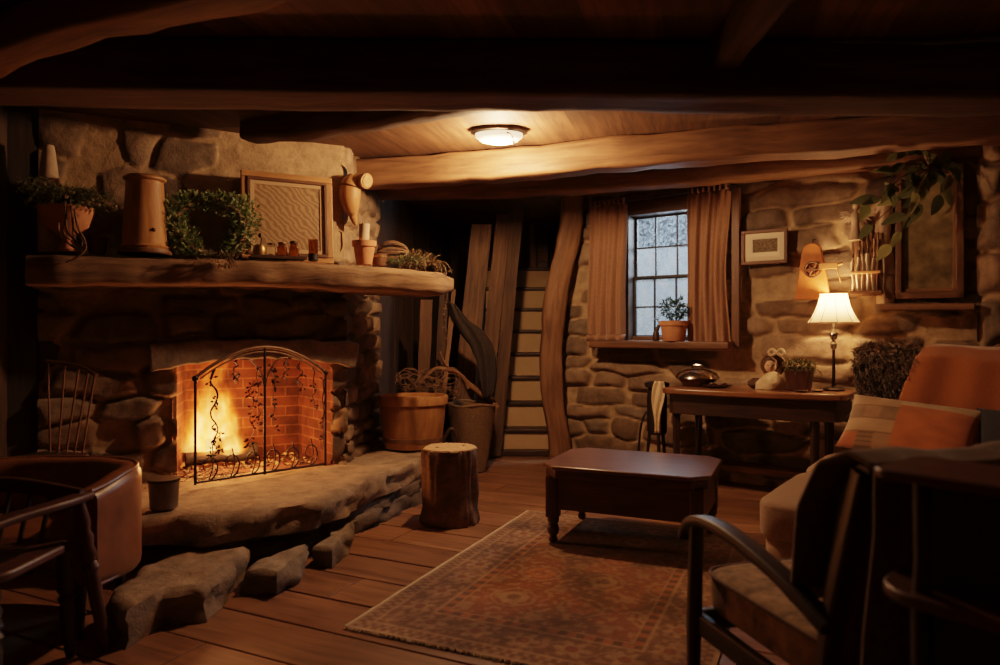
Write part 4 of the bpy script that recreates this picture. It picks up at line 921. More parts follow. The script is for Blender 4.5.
# rack of kitchen tools
KM = WW @ Matrix.Translation((2.60, -.15, 1.53)) @ XZ
t = thing('tool_rack', 'pale wooden wall rack bristling with old kitchen tools beside the corner window', 'rack', WW @ V((2.60, -.13, 1.53)))
mb = MB(); mb.box((0, .22, -.008), (.20, .46, .016), M=KM); mb.build('back_board', 'pale_oak', t, smooth=False, bevel=.004)
mb = MB(); mb.box((0, .16, .05), (.20, .02, .03), M=KM); mb.build('rail', 'honey_wood', t, smooth=False, bevel=.004)
mb = MB(); mb.box((0, .012, .03), (.22, .024, .07), M=KM); mb.build('ledge', 'pale_oak', t, smooth=False, bevel=.004)
rf = random.Random(70)
labs = ['leftmost pale spatula standing in the wall tool rack', 'second tool from the left in the rack, with dark ring', 'third tool from the left in the rack, slim dark blade', 'fourth tool from the left in the rack, twisted handle', 'fifth tool in the rack, short with pale paddle end', 'rightmost red brown tool standing in the wall rack']
for i in range(6):
    x = -.082+.033*i; h = (.36, .40, .43, .44, .38, .42)[i]; mt = ('pale_clay', 'paper', 'pale_clay', 'paper', 'pale_clay', 'red_wood')[i]
    tt = thing('kitchen_tool', labs[i], 'tool', KM @ V((x, .03, .035)), 0, 'tools in the wall rack')
    mb = MB(); mb.sweep([KM @ V((x+.005*math.sin(i*2+k), .027+h*.62*k/6, .035)) for k in range(7)], rrect(.026, .012, .005), up=(0, -1, 0), rough=.003, rs=30); mb.build('blade', mt, tt)
    mb = MB(); mb.tube([KM @ V((x+.006*math.sin(i*2+6), .025+h*(.60+.08*k), .035+.008*math.sin(k*2+i))) for k in range(6)], [.006, .009, .006, .010, .006, .008], 8)
    if i in (1, 3): mb.tube([KM @ V((x+.016*math.cos(a), h+.04+.016*math.sin(a), .035)) for a in [j*PI/6 for j in range(13)]], .004, 5)
    mb.build('handle', 'rust_iron' if i != 4 else 'pale_oak', tt)
c = KM @ V((-.07, .50, .03)); t = thing('angel_figurine', 'pale carved winged figure hanging above the left of the tool rack', 'figurine', c)
mb = MB(); mb.tube(smoothpath([c+V((0, 0, -.10)), c+V((0, 0, -.02)), c+V((0, 0, .08)), c+V((.003, 0, .12))], 5), [.045, .043, .04, .037, .034, .03, .028, .028, .03, .031, .03, .027, .022, .016, .012, .011], 12); mb.blob(c+V((.004, -.004, .15)), (.024, .024, .03), 12, 10); mb.build('body', 'pale_clay', t)
ex = WW.to_3x3() @ V((1, 0, 0)); ez = V((0, 0, 1)); mb = MB()
for s, l in ((-1, .10), (1, .13)):
    for k in range(6): mb.leaf(c+ex*s*.02+ez*.09, ex*s*(1-.12*k)+ez*(.35-.24*k), (0, -1, 0), l*(1-.06*k), .03, (1, 1, 1))
mb.build('wings', 'pale_clay', t)
# hanging leafy plant over the corner window
c = P(930, 168, 4.95); t = thing('hanging_plant', 'broad leaved dark green plant trailing from the beam over the corner window', 'plant', c)
rf = random.Random(80); ms = MB(); ml = MB(); PL = [(.10, .115, .05), (.15, .16, .065), (.22, .21, .09), (.07, .08, .04)]
tips = [(905, 150), (893, 172), (880, 200), (872, 225), (905, 215), (922, 205), (940, 195), (950, 175), (925, 140), (912, 128), (890, 245), (900, 232), (945, 150), (868, 205), (915, 190), (885, 185)]
for i, (x, y) in enumerate(tips):
    e = P(x, y, 4.72+.12*rf.random()); p = smoothpath([c, c.lerp(e, .5)+V((rf.uniform(-.05, .05), rf.uniform(-.05, .0), rf.uniform(0, .08))), e], 6); ms.tube(p, [.006*(1-.6*k/len(p)) for k in range(len(p))], 6)
    for k in range(3):
        q = p[-1-4*k] if k < 3 else e; d = (e-c).normalized()*.6+V((rf.uniform(-.8, .8), rf.uniform(-.5, .1), rf.uniform(-.9, .3))); ml.oval(q, d, (rf.uniform(-.3, .3), -1, .4), rf.uniform(.12, .2), rf.uniform(.06, .095), PL[rf.randrange(4)], .3)
ms.build('stems', 'twig', t); ml.build('foliage', 'leaf', t)
# ------------------------------------------------------------------ desk along the window wall
dk = thing('writing_desk', 'half round red-brown wooden side table against the stone wall under lamp and window', 'table', WW @ V((1.9, -.4, 0)), math.radians(-35.88))
out = [(1.25, -.10), (1.25, -.72), (1.30, -.76)]+[(1.30+1.18*i/14, -.76-.055*math.sin(PI*i/14)+.12*(i/14)) for i in range(1, 14)]+[(2.51, -.62), (2.54, -.56), (2.54, -.12)]
MB().prism(out, .775, .82, M=WW).build('table_top', 'desk_wood', dk, bevel=.010, angle=30)
ins = [(x*.94+1.9*.06, y*.86-.05) for x, y in out]; MB().prism(ins, .62, .775, M=WW).build('apron', 'dark_wood', dk, bevel=.004, angle=30)
for x, y in ((1.33, -.63), (1.36, -.22), (2.33, -.56), (2.36, -.22)):
    MB().sweep([WW @ V((x, y, 0)), WW @ V((x, y, .1)), WW @ V((x, y, .68))], rrect(.055, .055, .008), sc=[.7, .75, 1.0], up=(0, 1, 0)).build('leg', 'dark_wood', dk)
MB().box((1.345, -.425, .2), (.03, .4, .035), M=WW).build('stretcher', 'dark_wood', dk, bevel=.003)
def D(x, y, z=.822): return WW @ V((x, y, z))
LAMP = D(2.40, -.27)
t = thing('table_lamp', 'lit table lamp with cream bell shade on the right end of the wooden table', 'lamp', LAMP)
MB().lathe([(.075, 0), (.08, .01), (.06, .022), (.018, .03), (.012, .045), (.010, .30), (.012, .31)], 22, LAMP).build('base', 'iron', t)
MB().lathe([(.010, .30), (.022, .315), (.024, .345), (.012, .36), (.012, .37), (.026, .385), (.028, .42), (.014, .44), (.010, .46), (.010, .60)], 16, LAMP).build('stem', 'chrome', t)
m, nt, b = nodes('lampshade'); L = nt.links.new
tl = N(nt, 'ShaderNodeBsdfTranslucent'); tl.inputs['Color'].default_value = (.95, .80, .60, 1); df = N(nt, 'ShaderNodeBsdfDiffuse'); df.inputs['Color'].default_value = (.8, .66, .48, 1)
mx = N(nt, 'ShaderNodeMixShader'); mx.inputs[0].default_value = .35; L(tl.outputs[0], mx.inputs[1]); L(df.outputs[0], mx.inputs[2]); L(mx.outputs[0], nt.nodes['Material Output'].inputs['Surface']); MATS['lampshade'] = m
sp = [(.178, .50), (.155, .535), (.130, .58), (.108, .635), (.095, .69), (.092, .715)]
mb = MB(); mb.grid(48, 10, lambda u, v: LAMP+V((0, 0, 0))+(lambda r, z: V((r*math.cos(2*PI*u), r*math.sin(2*PI*u), z)))(*[sp[min(4, int(v*5))][k]*(1-(v*5-min(4, int(v*5))))+sp[min(4, int(v*5))+1][k]*(v*5-min(4, int(v*5))) for k in (0, 1)])); shade = mb.build('lamp_shade', 'lampshade', t, angle=180)
mb = MB()
for k in range(10):
    a = k*2*PI/10; mb.tube([LAMP+V(((r+.002)*math.cos(a), (r+.002)*math.sin(a), z)) for r, z in sp], .002, 5)
for r, z in (sp[0], sp[-1]): mb.tube([LAMP+V((r*math.cos(a), r*math.sin(a), z)) for a in [i*PI/18 for i in range(37)]], .0035, 6)
mb.build('shade_trim', 'pale_oak', shade)
m, nt, b = nodes('bulb'); b.inputs['Emission Color'].default_value = (1, .62, .28, 1); b.inputs['Emission Strength'].default_value = 18; MATS['bulb'] = m
MB().blob(LAMP+V((0, 0, .60)), (.022, .022, .03), 12, 8).build('bulb', 'bulb', t)
# things on the desk
c = D(1.43, -.44); t = thing('chafing_dish', 'shiny metal lidded dish on the left end of the wooden table', 'dish', c)
MB().lathe([(.10, 0), (.11, .01), (.15, .055), (.165, .06), (.165, .066), (.14, .062), (.1, .02), (0, .015)], 34, c).build('pan', 'rust_iron', t)
MB().lathe([(.172, .066), (.168, .075), (.15, .105), (.10, .128), (.05, .136), (0, .138)], 34, c).build('lid', 'chrome', t)
mb = MB(); mb.tube(smoothpath([c+ex*-.045+ez*.133, c+ex*-.03+ez*.165, c+ex*.03+ez*.165, c+ex*.045+ez*.133], 5), .008, 8); mb.build('handle', 'chrome', [q for q in t.children if q.name.startswith('lid')][0])
c = D(1.62, -.52); t = thing('stacked_plate', 'brown oval plate with folded cloth in front of the shiny dish', 'plate', c)
MB().lathe([(.05, 0), (.10, .018), (.105, .024), (.095, .024), (.05, .008), (0, .007)], 28, c, sx=1.1, sy=.8).build('plate', 'rust_iron', t)
MB().grid(12, 10, lambda u, v: c+V(((u-.5)*.12, (v-.5)*.09, .03+.008*math.sin(u*9+v*5))), .1, .1).build('napkin', 'brown_cloth', t, solid=.006, angle=180)
c = D(1.99, -.42); t = thing('doll', 'small porcelain faced doll in a cream dress with brown bonnet on the table', 'doll', c)
mb = MB(); mb.lathe([(.125, 0), (.13, .01), (.11, .05), (.075, .09), (.05, .12), (.03, .135), (0, .14)], 26, c+ex*.01, sx=1, sy=.7, rough=.025, rs=14); mb.build('dress', 'doll_dress', t)
hc = c+ex*-.002+V((0, 0, .175)); fd = V((-.35, -.93, 0)).normalized(); fx = V((-fd.y, fd.x, 0))*-1
mb = MB(); mb.blob(hc, (.042, .042, .05), 20, 16); mb.blob(hc+fd*.042+ez*-.004, (.007, .007, .009), 8, 6)
mb.tube([hc+ez*-.07, hc+ez*-.03], .018, 10); head = mb.build('head', 'skin_doll', t)
mb = MB()
for s in (-1, 1): mb.blob(hc+fd*.037+fx*s*.016+ez*.006, (.006, .006, .005), 8, 6)
mb.build('eyes', 'charcoal', head); MB().blob(hc+fd*.038+ez*-.022, (.009, .005, .004), 8, 6).build('mouth', 'terracotta', head)
mb = MB(); mb.blob(hc-fd*.02+ez*.012, (.052, .05, .056), 18, 12, rough=.1, rs=30); mb.build('hair', 'doll_dark', head)
dq = Matrix.Translation(hc-fd*.065+ez*.005+ex*.02) @ fd.to_track_quat('Z', 'Y').to_matrix().to_4x4(); mb = MB(); mb.lathe([(.0, .0), (.085, .004), (.092, .010), (.085, .018), (0, .012)], 30, M=dq); bon = mb.build('bonnet', 'frame_wood', t)
mb = MB(); bc = hc+ex*.045+ez*.10
for s in (-1, 1): mb.tube(smoothpath([bc, bc+ex*s*.03+ez*.025, bc+ex*s*.055+ez*.005, bc+ex*s*.04+ez*-.02, bc], 5), .012, 8)
mb.blob(bc, (.015, .015, .015), 10, 8); mb.build('bow', 'doll_dress', bon)
mb = MB(); mb.blob(c+ex*-.11+V((0, 0, .04)), (.06, .05, .04), 16, 10, rough=.25, rs=30); mb.build('shawl', 'doll_dark', t)
c = D(2.19, -.40); t = thing('planter_box', 'dark square planter of moss and small leaves beside the lamp', 'plant', c)
QM = Matrix.Translation(c) @ Matrix.Rotation(-.63, 4, 'Z'); mb = MB(); mb.add([QM @ V((a*s, b*s, z)) for s, z in ((.07, 0), (.088, .15), (.078, .15), (.07, .1)) for a, b in ((-1, -1), (1, -1), (1, 1), (-1, 1))], [(3, 2, 1, 0)]+[(k*4+i, k*4+(i+1) % 4, k*4+4+(i+1) % 4, k*4+4+i) for k in range(3) for i in range(4)]+[(12, 13, 14, 15)]); mb.build('box', 'red_wood_dark', t, smooth=False, bevel=.005)
MOSS = [(.12, .11, .04), (.18, .15, .055), (.08, .075, .03), (.05, .05, .022)]
mb = bush(MB(), c+V((0, 0, .175)), (.125, .115, .055), 800, .028, .010, MOSS, 91); sprays(mb, c+V((0, 0, .15)), 26, .17, .8, .02, .008, MOSS, 92, (1, .9), .7, 12); mb.build('foliage', 'leaf', t)
for i, (x, y, r, lb) in enumerate(((2.24, -.56, .05, 'small brown saucer in front of the planter box'), (2.33, -.48, .045, 'small dark saucer between planter box and lamp'))):
    c = D(x, y); tag(MB().lathe([(r*.6, 0), (r, .012), (r*.95, .015), (r*.5, .006), (0, .005)], 20, c).build('saucer', 'rust_iron'), lb, 'saucer')
# black iron stand left of the desk, with rag
c = WW @ V((1.12, -.52, 0)); t = thing('iron_stand', 'tall narrow black iron stand left of the wooden table', 'stand', c)
MB().lathe([(.085, .80), (.10, .81), (.10, .84), (.06, .85), (0, .85)], 20, c).build('top_plate', 'iron', t)
MB().lathe([(.07, .42), (.08, .45), (.082, .72), (.07, .80)], 20, c).build('body', 'iron', t)
for k in range(3):
    a = k*2*PI/3+.5; MB().tube(smoothpath([c+V((.06*math.cos(a), .06*math.sin(a), .44)), c+V((.09*math.cos(a), .09*math.sin(a), .2)), c+V((.13*math.cos(a), .13*math.sin(a), .0))], 4), .014, 8).build('leg', 'iron', t)
p = [WW @ V((1.19, -.64, .86)), WW @ V((1.19, -.655, .74)), WW @ V((1.18, -.66, .60)), WW @ V((1.185, -.66, .45))]
def ragfn(u, v):
    i = min(2, int(v*3)); f = v*3-i; q = p[i].lerp(p[i+1], f); return q+ex*((u-.5)*(.075+.03*math.sin(v*5)))+V((0, 0, 0))+ (WW.to_3x3() @ V((0, -1, 0)))*(.012*math.sin(u*11+v*6))
o = MB().grid(14, 22, ragfn, .1, .5).build('rag', 'doll_dress', solid=.006, angle=180); tag(o, 'pale rag hanging down beside the left end of the wooden table', 'cloth')
mb = MB(); g0 = WW @ V((.93, -.50, 0)); mb.tube(smoothpath([g0, g0+V((.02, 0, .3)), g0+V((.05, 0, .52)), g0+V((.12, .0, .62)), g0+V((.17, 0, .61))], 7), .010, 8); o = mb.build('iron_crook', 'iron'); tag(o, 'thin bent black iron crook standing left of the iron stand', 'crook')
mb = MB(); g0 = WW @ V((1.55, -.84, 0)); mb.tube([g0, WW @ V((1.59, -.835, .62))], .009, 8); o = mb.build('iron_poker', 'iron'); tag(o, 'thin straight iron rod leaning on the front of the wooden table', 'rod')
# ceiling fixture
c = P(499, 129.5, 4.66); c.z = 2.598; t = thing('ceiling_light', 'small oval glowing ceiling light fixture', 'ceiling light', c)
m, nt, b = nodes('light_glass'); b.inputs['Base Color'].default_value = (.9, .8, .65, 1); b.inputs['Emission Color'].default_value = (1, .66, .36, 1); b.inputs['Emission Strength'].default_value = 2.6; MATS['light_glass'] = m
MB().lathe([(.19, 0), (.19, -.02), (.17, -.028), (0, -.028)], 30, c, sx=1, sy=.62).build('base', 'iron', t)
MB().lathe([(.16, -.024), (.155, -.05), (.12, -.078), (.06, -.092), (0, -.096)], 30, c, sx=1, sy=.62).build('diffuser', 'light_glass', t)
mb = MB(); mb.tube([c+V((.155*math.cos(a)*.3+.05, .098*math.sin(a), -.05-.045*abs(math.cos(a-PI/2)) if False else -.045-.05*(1-abs(math.sin(a))))) for a in [-PI/2+i*PI/12 for i in range(13)]], .006, 6); mb.build('band', 'iron', t)
CEIL = c
# ------------------------------------------------------------------ rug and coffee table
RO = V((-.655, 2.96, 0)); RV = V((.914, -.405, 0)); RU = V((.405, .914, 0)); RW_, RL = 1.48, 2.1
def rugcol(u, v):
    x, y = u*RW_, v*RL; d = min(x, RW_-x, y, RL-y); t = min(y, RL-y) if min(x, RW_-x) > min(y, RL-y) else 0
    s = y if min(x, RW_-x) <= min(y, RL-y) else x          # along the border
    n = fbm((x, y, 1), 26, 2); n2 = fbm((x, y, 4), 3.2, 3)
    TAN, BR, RED, OR, DK = (.40, .285, .17), (.175, .098, .055), (.24, .085, .042), (.36, .135, .06), (.085, .05, .032)
    if d < .02: c = (.46, .35, .22)
    elif d < .075: c = TAN if math.sin(s*2*PI/.045)*math.sin((d-.02)*2*PI/.055) > .15 else BR
    elif d < .09: c = TAN
    elif d < .27:
        ph = (s % .21)-.105; q = d-.18; f = math.hypot(ph*.9, q); a = math.atan2(q, ph)
        c = BR
        if f < .055+.018*math.cos(6*a): c = TAN if f > .026 else RED
        elif abs(q-.045*math.sin(s*2*PI/.21)) < .009: c = (.30, .2, .12)
        elif n > .22: c = (.29, .19, .115)
    elif d < .285: c = TAN
    elif d < .325: c = OR if (s % .08) < .04 else DK
    elif d < .335: c = TAN
    else:
        gx, gy = (x-.03) % .33-.165, (y-.05) % .36-.18; k = int((x-.03)//.33)+int((y-.05)//.36); o = max(abs(gx), abs(gy)*.95, (abs(gx)+abs(gy))*.72)
        c = RED if n2 > -.1 else (.19, .095, .055)
        if o < .07: c = OR if k % 2 else TAN
        if o < .035: c = RED if k % 2 else BR
        if .095 < o < .11: c = (.31, .2, .12)
        if o > .15 and (abs(gx) > .13 and abs(gy) > .14): c = (.33, .22, .13)
        if n > .27: c = (.30, .2, .12)
    w = .84+.55*n2+.20*n; c = tuple(q*.62+m*.38 for q, m in zip(c, (.215, .128, .074))); return tuple(max(.015, q*w*k) for q, k in zip(c, (1.0, .88, .80)))
rg = thing('rug', 'worn patterned oriental rug in brown, tan and red on the plank floor', 'rug', RO+RV*RW_/2+RU*RL/2)
def rugpt(u, v): q = RO+RV*(u*RW_)+RU*(v*RL); return V((q.x, q.y, .009+.003*fbm((q.x, q.y, 0), 2.5, 2)))
MB().grid(185, 262, rugpt, RW_, RL, rugcol).build('pile', 'rug_wool', rg, angle=180)
mb = MB(); mb.sweep([rugpt(0, i/40)+V((0, 0, -.003)) for i in range(41)], rrect(.014, .012, .004), rough=.002, rs=30); mb.build('selvedge', 'fringe', rg)
mb = MB(); rf = random.Random(6)
for i in range(190):
    q = rugpt(i/189, 0); mb.tube([q, q-RU*(.010+rf.uniform(0, .008))+RV*rf.uniform(-.008, .008)+V((0, 0, -.005))], [.003, .0015], 4)
mb.build('fringe', 'fringe', rg)['kind'] = 'stuff'

TM_ = frame((.81, 4.235, .014), math.atan2(-.405, .914))
t = thing('coffee_table', 'low red-brown wooden coffee table with clipped corners and turned feet on the rug', 'table', (.81, 4.235, .014), math.atan2(-.405, .914))
def clip(w, h, c): return [(-w+c, -h), (w-c, -h), (w, -h+c), (w, h-c), (w-c, h), (-w+c, h), (-w, h-c), (-w, -h+c)]
MB().prism(clip(.485, .36, .09), .436, .46, M=TM_).build('table_top', 'red_wood', t, bevel=.007, angle=30)
MB().prism(clip(.47, .345, .085), .385, .436, M=TM_).build('top_band', 'red_wood_dark', t, bevel=.006, angle=30)
MB().prism(clip(.445, .315, .02), .20, .385, M=TM_).build('apron', 'red_wood_dark', t, bevel=.004, angle=30)
for sx in (-1, 1):
    for sy in (-1, 1):
        q = TM_ @ V((sx*.415, sy*.285, 0)); mb = MB()
        mb.sweep([q+V((0, 0, .15)), q+V((0, 0, .39))], rrect(.075, .075, .008), up=(.405, .914, 0))
        mb.lathe([(.02, 0), (.026, .008), (.026, .025), (.018, .035), (.03, .05), (.036, .075), (.03, .10), (.022, .108), (.034, .118), (.036, .14), (.030, .155)], 20, q); mb.build('leg', 'red_wood_dark', t)

# ------------------------------------------------------------------ sofa with chaise, in front of the window wall
SO = V((2.33, 4.92, 0)); SF = frame(SO, math.radians(-35.88))
t = thing('sofa', 'low brown upholstered sofa with long chaise seat reaching toward the viewer', 'sofa', SO, math.radians(-35.88))
def cushion(c, r, M, pw=.35, n=32, m=18, rough=.02): mb = MB(); mb.blob(c, r, n, m, M=M, pw=pw, rough=rough, rs=3); return mb
cushion((.50, -.93, .16), (.50, .93, .11), SF, .2).build('base', 'sofa_cloth', t, angle=180)
cushion((.48, -1.38, .335), (.49, .485, .10), SF, .22).build('seat_cushion', 'sofa_cloth', t, angle=180)
cushion((.48, -.46, .34), (.49, .43, .10), SF, .32).build('seat_cushion', 'sofa_cloth', t, angle=180)
cushion((1.35, -.50, .31), (.40, .48, .13), SF, .3).build('seat_cushion', 'sofa_cloth', t, angle=180)
cushion((.96, .08, .61), (.80, .11, .45), SF, .3).build('backrest', 'sofa_cloth', t, angle=180)
for x, y in ((.08, -1.70), (.9, -1.70), (.12, -.12), (1.6, -.1), (1.6, -.85)):
    MB().lathe([(.02, 0), (.03, .09), (.03, .10)], 12, SF @ V((x, y, 0))).build('leg', 'dark_wood', t)
# sheepskin over the left end of the back
mb = MB(); rf = random.Random(15); FUR = [(.22, .145, .085), (.32, .21, .125), (.14, .09, .055), (.44, .30, .18)]
prof = [(.24, .70), (.235, .9), (.205, 1.06), (.12, 1.13), (.02, 1.12), (-.065, 1.05), (-.075, .9), (-.08, .74), (-.085, .62)]
def sk(u, v):
    f = v*(len(prof)-1); i = min(int(f), len(prof)-2); f -= i; y = prof[i][0]*(1-f)+prof[i+1][0]*f; z = prof[i][1]*(1-f)+prof[i+1][1]*f
    return SF @ V((.155+u*.43+.015*math.sin(v*9), y-.012, z+.012+.012*math.sin(u*8)-.05*max(0, (.3-u)/.3)**2*(z > .98)))
mb.grid(20, 40, sk, colfn=lambda u, v: FUR[2])
for i in range(5200):
    u, v = rf.random()*.86, rf.random(); q = sk(u, v); e = sk(u, min(1, v+.02)); g = (e-q).normalized() if v < .98 else V((0, 0, -1)); nn = (V((-.3, -.8, .3)) if v > .5 else V((0, .3, 1)))
    d = g*.5+nn*.6+V((rf.uniform(-.6, .6), rf.uniform(-.6, .6), rf.uniform(-.5, .5))); s_ = rf.uniform(.7, 1.25); cc = FUR[rf.randrange(4)]; mb.leaf(q, d, (rf.uniform(-1, 1), 0, 1), rf.uniform(.03, .075), .007, tuple(x*s_*(.75+.6*(.28 < v < .6)) for x in cc), .7)  # hairs along the top coloured lighter, lamp light put into the fur
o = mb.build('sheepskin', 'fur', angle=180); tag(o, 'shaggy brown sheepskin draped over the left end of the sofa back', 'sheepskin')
# orange throw
op = [(.235, .62), (.24, .9), (.225, 1.06), (.12, 1.15), (.02, 1.14), (-.075, 1.07), (-.10, .92), (-.125, .78), (-.16, .63), (-.2, .54)]
def ot(u, v):
    f = v*(len(op)-1); i = min(int(f), len(op)-2); f -= i; f = f*f*(3-2*f)*.4+f*.6; y = op[i][0]*(1-f)+op[i+1][0]*f; z = op[i][1]*(1-f)+op[i+1][1]*f
    x = .575+u*.73-.42*max(0, v-.42)*(1-u)**1.5
    return SF @ V((x, y-.012-.02*math.sin(u*9+1)*max(0, v-.4)-.01*math.sin(u*19), z+.012+.016*fbm((u*3, v*2, 0), 1, 2)-.10*u*u*sstep(.25, .5, v)*.4))
o = MB().grid(60, 60, ot, .8, 1.2).build('throw_blanket', 'orange_wool', solid=.014, angle=180); tag(o, 'plain orange wool throw blanket draped over the sofa back', 'blanket')
# patchwork pillow
def pillow(name, M, w, h, d, colfn, mat):
    mb = MB(); n = 44
    for s in (1, -1):
        def fn(u, v):
            a, b = 2*u-1, 2*v-1; e = max(0, (1-abs(a)**2.6))*max(0, (1-abs(b)**2.6)); k = 1-.07*(1-abs(a))*0-.06*(abs(a)*abs(b))**0*0
            pin = 1-.06*(1-b*b); pin2 = 1-.06*(1-a*a); return M @ V((a*w/2*pin, s*d/2*e**.5 if e > 0 else 0, b*h/2*pin2))
        mb.grid(n, n, fn if s < 0 else (lambda u, v, fn=fn: fn(1-u, v)), w, h, (lambda u, v: colfn(u, v)) if s < 0 else (lambda u, v: colfn(1-u, v)))
    return mb.build(name, mat, angle=180)
def patch(u, v):
    C_ = [(.33, .20, .115), (.42, .27, .16), (.46, .15, .055), (.24, .15, .085), (.14, .09, .055), (.50, .36, .22)]
    if u < .42:
        i, j = int(u/.14), int(v/.25); k = (i*2+j*3) % 4; c = C_[(0, 1, 3, 1)[k]]
        if j == 0 and i == 1: c = C_[4] if (int(u*90)+int(v*60)) % 2 else C_[3]
        if j == 0 and i == 0: c = (.42, .14, .06)
        if min(u % .14, v % .25) < .006: c = (.2, .12, .07)
    else: c = C_[2] if v < .82 else C_[5]
    return tuple(x*(1+.2*fbm((u*6, v*6, 2), 1, 2)) for x in c)
PMx = SF @ Matrix.Translation((.50, -.36, .65)) @ Matrix.Rotation(-.10, 4, 'Z') @ Matrix.Rotation(-.70, 4, 'X') @ Matrix.Rotation(.10, 4, 'Y')
o = pillow('patchwork_pillow', PMx, .74, .42, .17, patch, 'patch_cloth'); tag(o, 'orange and tan patchwork pillow leaning against the sofa back', 'pillow')
o = pillow('dark_pillow', SF @ Matrix.Translation((1.06, -.36, .64)) @ Matrix.Rotation(-.5, 4, 'X'), .42, .36, .14, lambda u, v: (1, 1, 1), 'blue_cloth'); tag(o, 'dark blue grey pillow beside the patchwork one on the sofa', 'pillow')

# ------------------------------------------------------------------ wooden armchair, right foreground, seen from behind
AO = V((1.03, 2.10, .0)); AF = frame(AO, math.radians(14.3))
t = thing('armchair', 'wooden frame armchair with patterned seat cushion, seen from behind at right', 'armchair', AO, math.radians(14.3))
A = lambda x, y, z: AF @ V((x, y, z))
def seatcol(u, v):
    q = u*.6, v*.6; n = noise.noise((q[0]*11, q[1]*11, 3)); n2 = noise.noise((q[0]*24+5, q[1]*24, 7))
    return (.12, .08, .05) if n > .08 else ((.36, .26, .16) if n2 > .12 else (.27, .185, .115))
def bl(q):
    l = AF.inverted() @ q; return seatcol(l.x*1.6+.5+l.z, l.y*1.6+.5)
mb = MB(); mb.blob((0, .02, .40), (.285, .32, .075), 56, 30, pw=.3)
mb.v = [AF @ q for q in mb.v]; mb.c = [bl(q) for q in mb.v]; mb.hascol = True
seat = mb.build('seat_cushion', 'damask', t, angle=180)
mb = MB(); mb.tube([A(.286*math.copysign(abs(math.cos(a))**.3, math.cos(a)), .02+.322*math.copysign(abs(math.sin(a))**.3, math.sin(a)), .455) for a in [i*2*PI/72 for i in range(73)]], .006, 6); mb.build('piping', 'brown_cloth', seat)
for s in (-1, 1):
    mb = MB(); mb.sweep(smoothpath([A(s*.325, -.34, .535), A(s*.325, -.15, .60), A(s*.325, .10, .645), A(s*.325, .26, .64), A(s*.325, .335, .60), A(s*.325, .35, .56)], 7), rrect(.06, .035, .012), rough=.003); mb.build('arm', 'dark_wood', t)
    mb = MB(); mb.sweep([A(s*.325, .31, 0), A(s*.325, .30, .3), A(s*.325, .285, .625)], rrect(.045, .05, .012), sc=[.7, 1, .9], up=(0, 1, 0)); mb.build('front_leg', 'dark_wood', t)
    mb = MB(); mb.sweep(smoothpath([A(s*.315, -.38, 0), A(s*.31, -.30, .30), A(s*.305, -.32, .55), A(s*.295, -.41, .925)], 6), rrect(.04, .055, .012), up=(0, 1, 0)); mb.build('rear_leg', 'dark_wood', t)
    mb = MB(); mb.sweep([A(s*.315, -.30, .30), A(s*.315, .30, .30)], rrect(.03, .07, .008)); mb.build('side_rail', 'dark_wood', t)
    mb = MB(); mb.sweep([A(s*.315, -.335, .15), A(s*.32, .305, .15)], rrect(.02, .03, .006)); mb.build('stretcher', 'dark_wood', t)
mb = MB(); mb.sweep([A(-.31, .30, .30), A(.31, .30, .30)], rrect(.03, .07, .008)); mb.build('front_rail', 'dark_wood', t)
mb = MB(); mb.sweep([A(-.30, -.31, .30), A(.30, -.31, .30)], rrect(.03, .07, .008)); mb.build('rear_rail', 'dark_wood', t)
BM = AF @ Matrix.Translation((0, -.315, .65)) @ Matrix.Rotation(.215, 4, 'X')
cushion((0, 0, 0), (.285, .06, .28), BM, .3).build('back_cushion', 'brown_cloth', t, angle=180)
mb = MB(); mb.sweep(smoothpath([A(-.30, -.415, .91), A(0, -.44, .92), A(.30, -.415, .91)], 8), rrect(.05, .06, .015), rough=.002); mb.build('top_rail', 'dark_wood', t)
# thin knitted cloth over the left of the chair back
def bc_(u, v):
    pts = [(-.20, .55), (-.23, .80), (-.31, .93), (-.41, .972), (-.49, .95), (-.485, .80), (-.45, .58), (-.43, .36)]
    f = v*7; i = min(6, int(f)); f -= i; y = pts[i][0]*(1-f)+pts[i+1][0]*f; z = pts[i][1]*(1-f)+pts[i+1][1]*f
    return A(-.335+u*.69, y-.004+.008*math.sin(u*31+v*4), z+.006*math.sin(u*12))
o = MB().grid(60, 44, bc_, .7, 1.2).build('chair_cover', 'brown_cloth', solid=.01, angle=180); tag(o, 'dark brown knitted cover hung over the back of the armchair', 'cloth')
# two tier stand, close in the dark corner of the frame
t = thing('tiered_stand', 'dark two tier wooden stand close by, behind the armchair', 'stand', (1.08, 1.19, 0))
def rounded(w, h, r): return [(w/2-r+r*math.cos(a), h/2-r+r*math.sin(a)) for a in [i*PI/12 for i in range(7)]]+[(-w/2+r+r*math.cos(a), h/2-r+r*math.sin(a)) for a in [PI/2+i*PI/12 for i in range(7)]]+[(-w/2+r+r*math.cos(a), -h/2+r+r*math.sin(a)) for a in [PI+i*PI/12 for i in range(7)]]+[(w/2-r+r*math.cos(a), -h/2+r+r*math.sin(a)) for a in [1.5*PI+i*PI/12 for i in range(7)]]
NM = frame((1.08, 1.19, 0), math.radians(-53))
MB().prism(rounded(.78, .24, .04), .955, .975, M=NM).build('upper_shelf', 'red_wood_dark', t, bevel=.005, angle=30)
MB().prism(rounded(.78, .26, .10), .715, .74, M=NM).build('lower_shelf', 'red_wood_dark', t, bevel=.006, angle=30)
MB().prism(rounded(.70, .02, .008), .02, .955, M=NM @ Matrix.Translation((.02, -.04, 0))).build('shade_panel', 'black_paint', t, angle=30)  # black sheet added for the darkness seen between the shelves
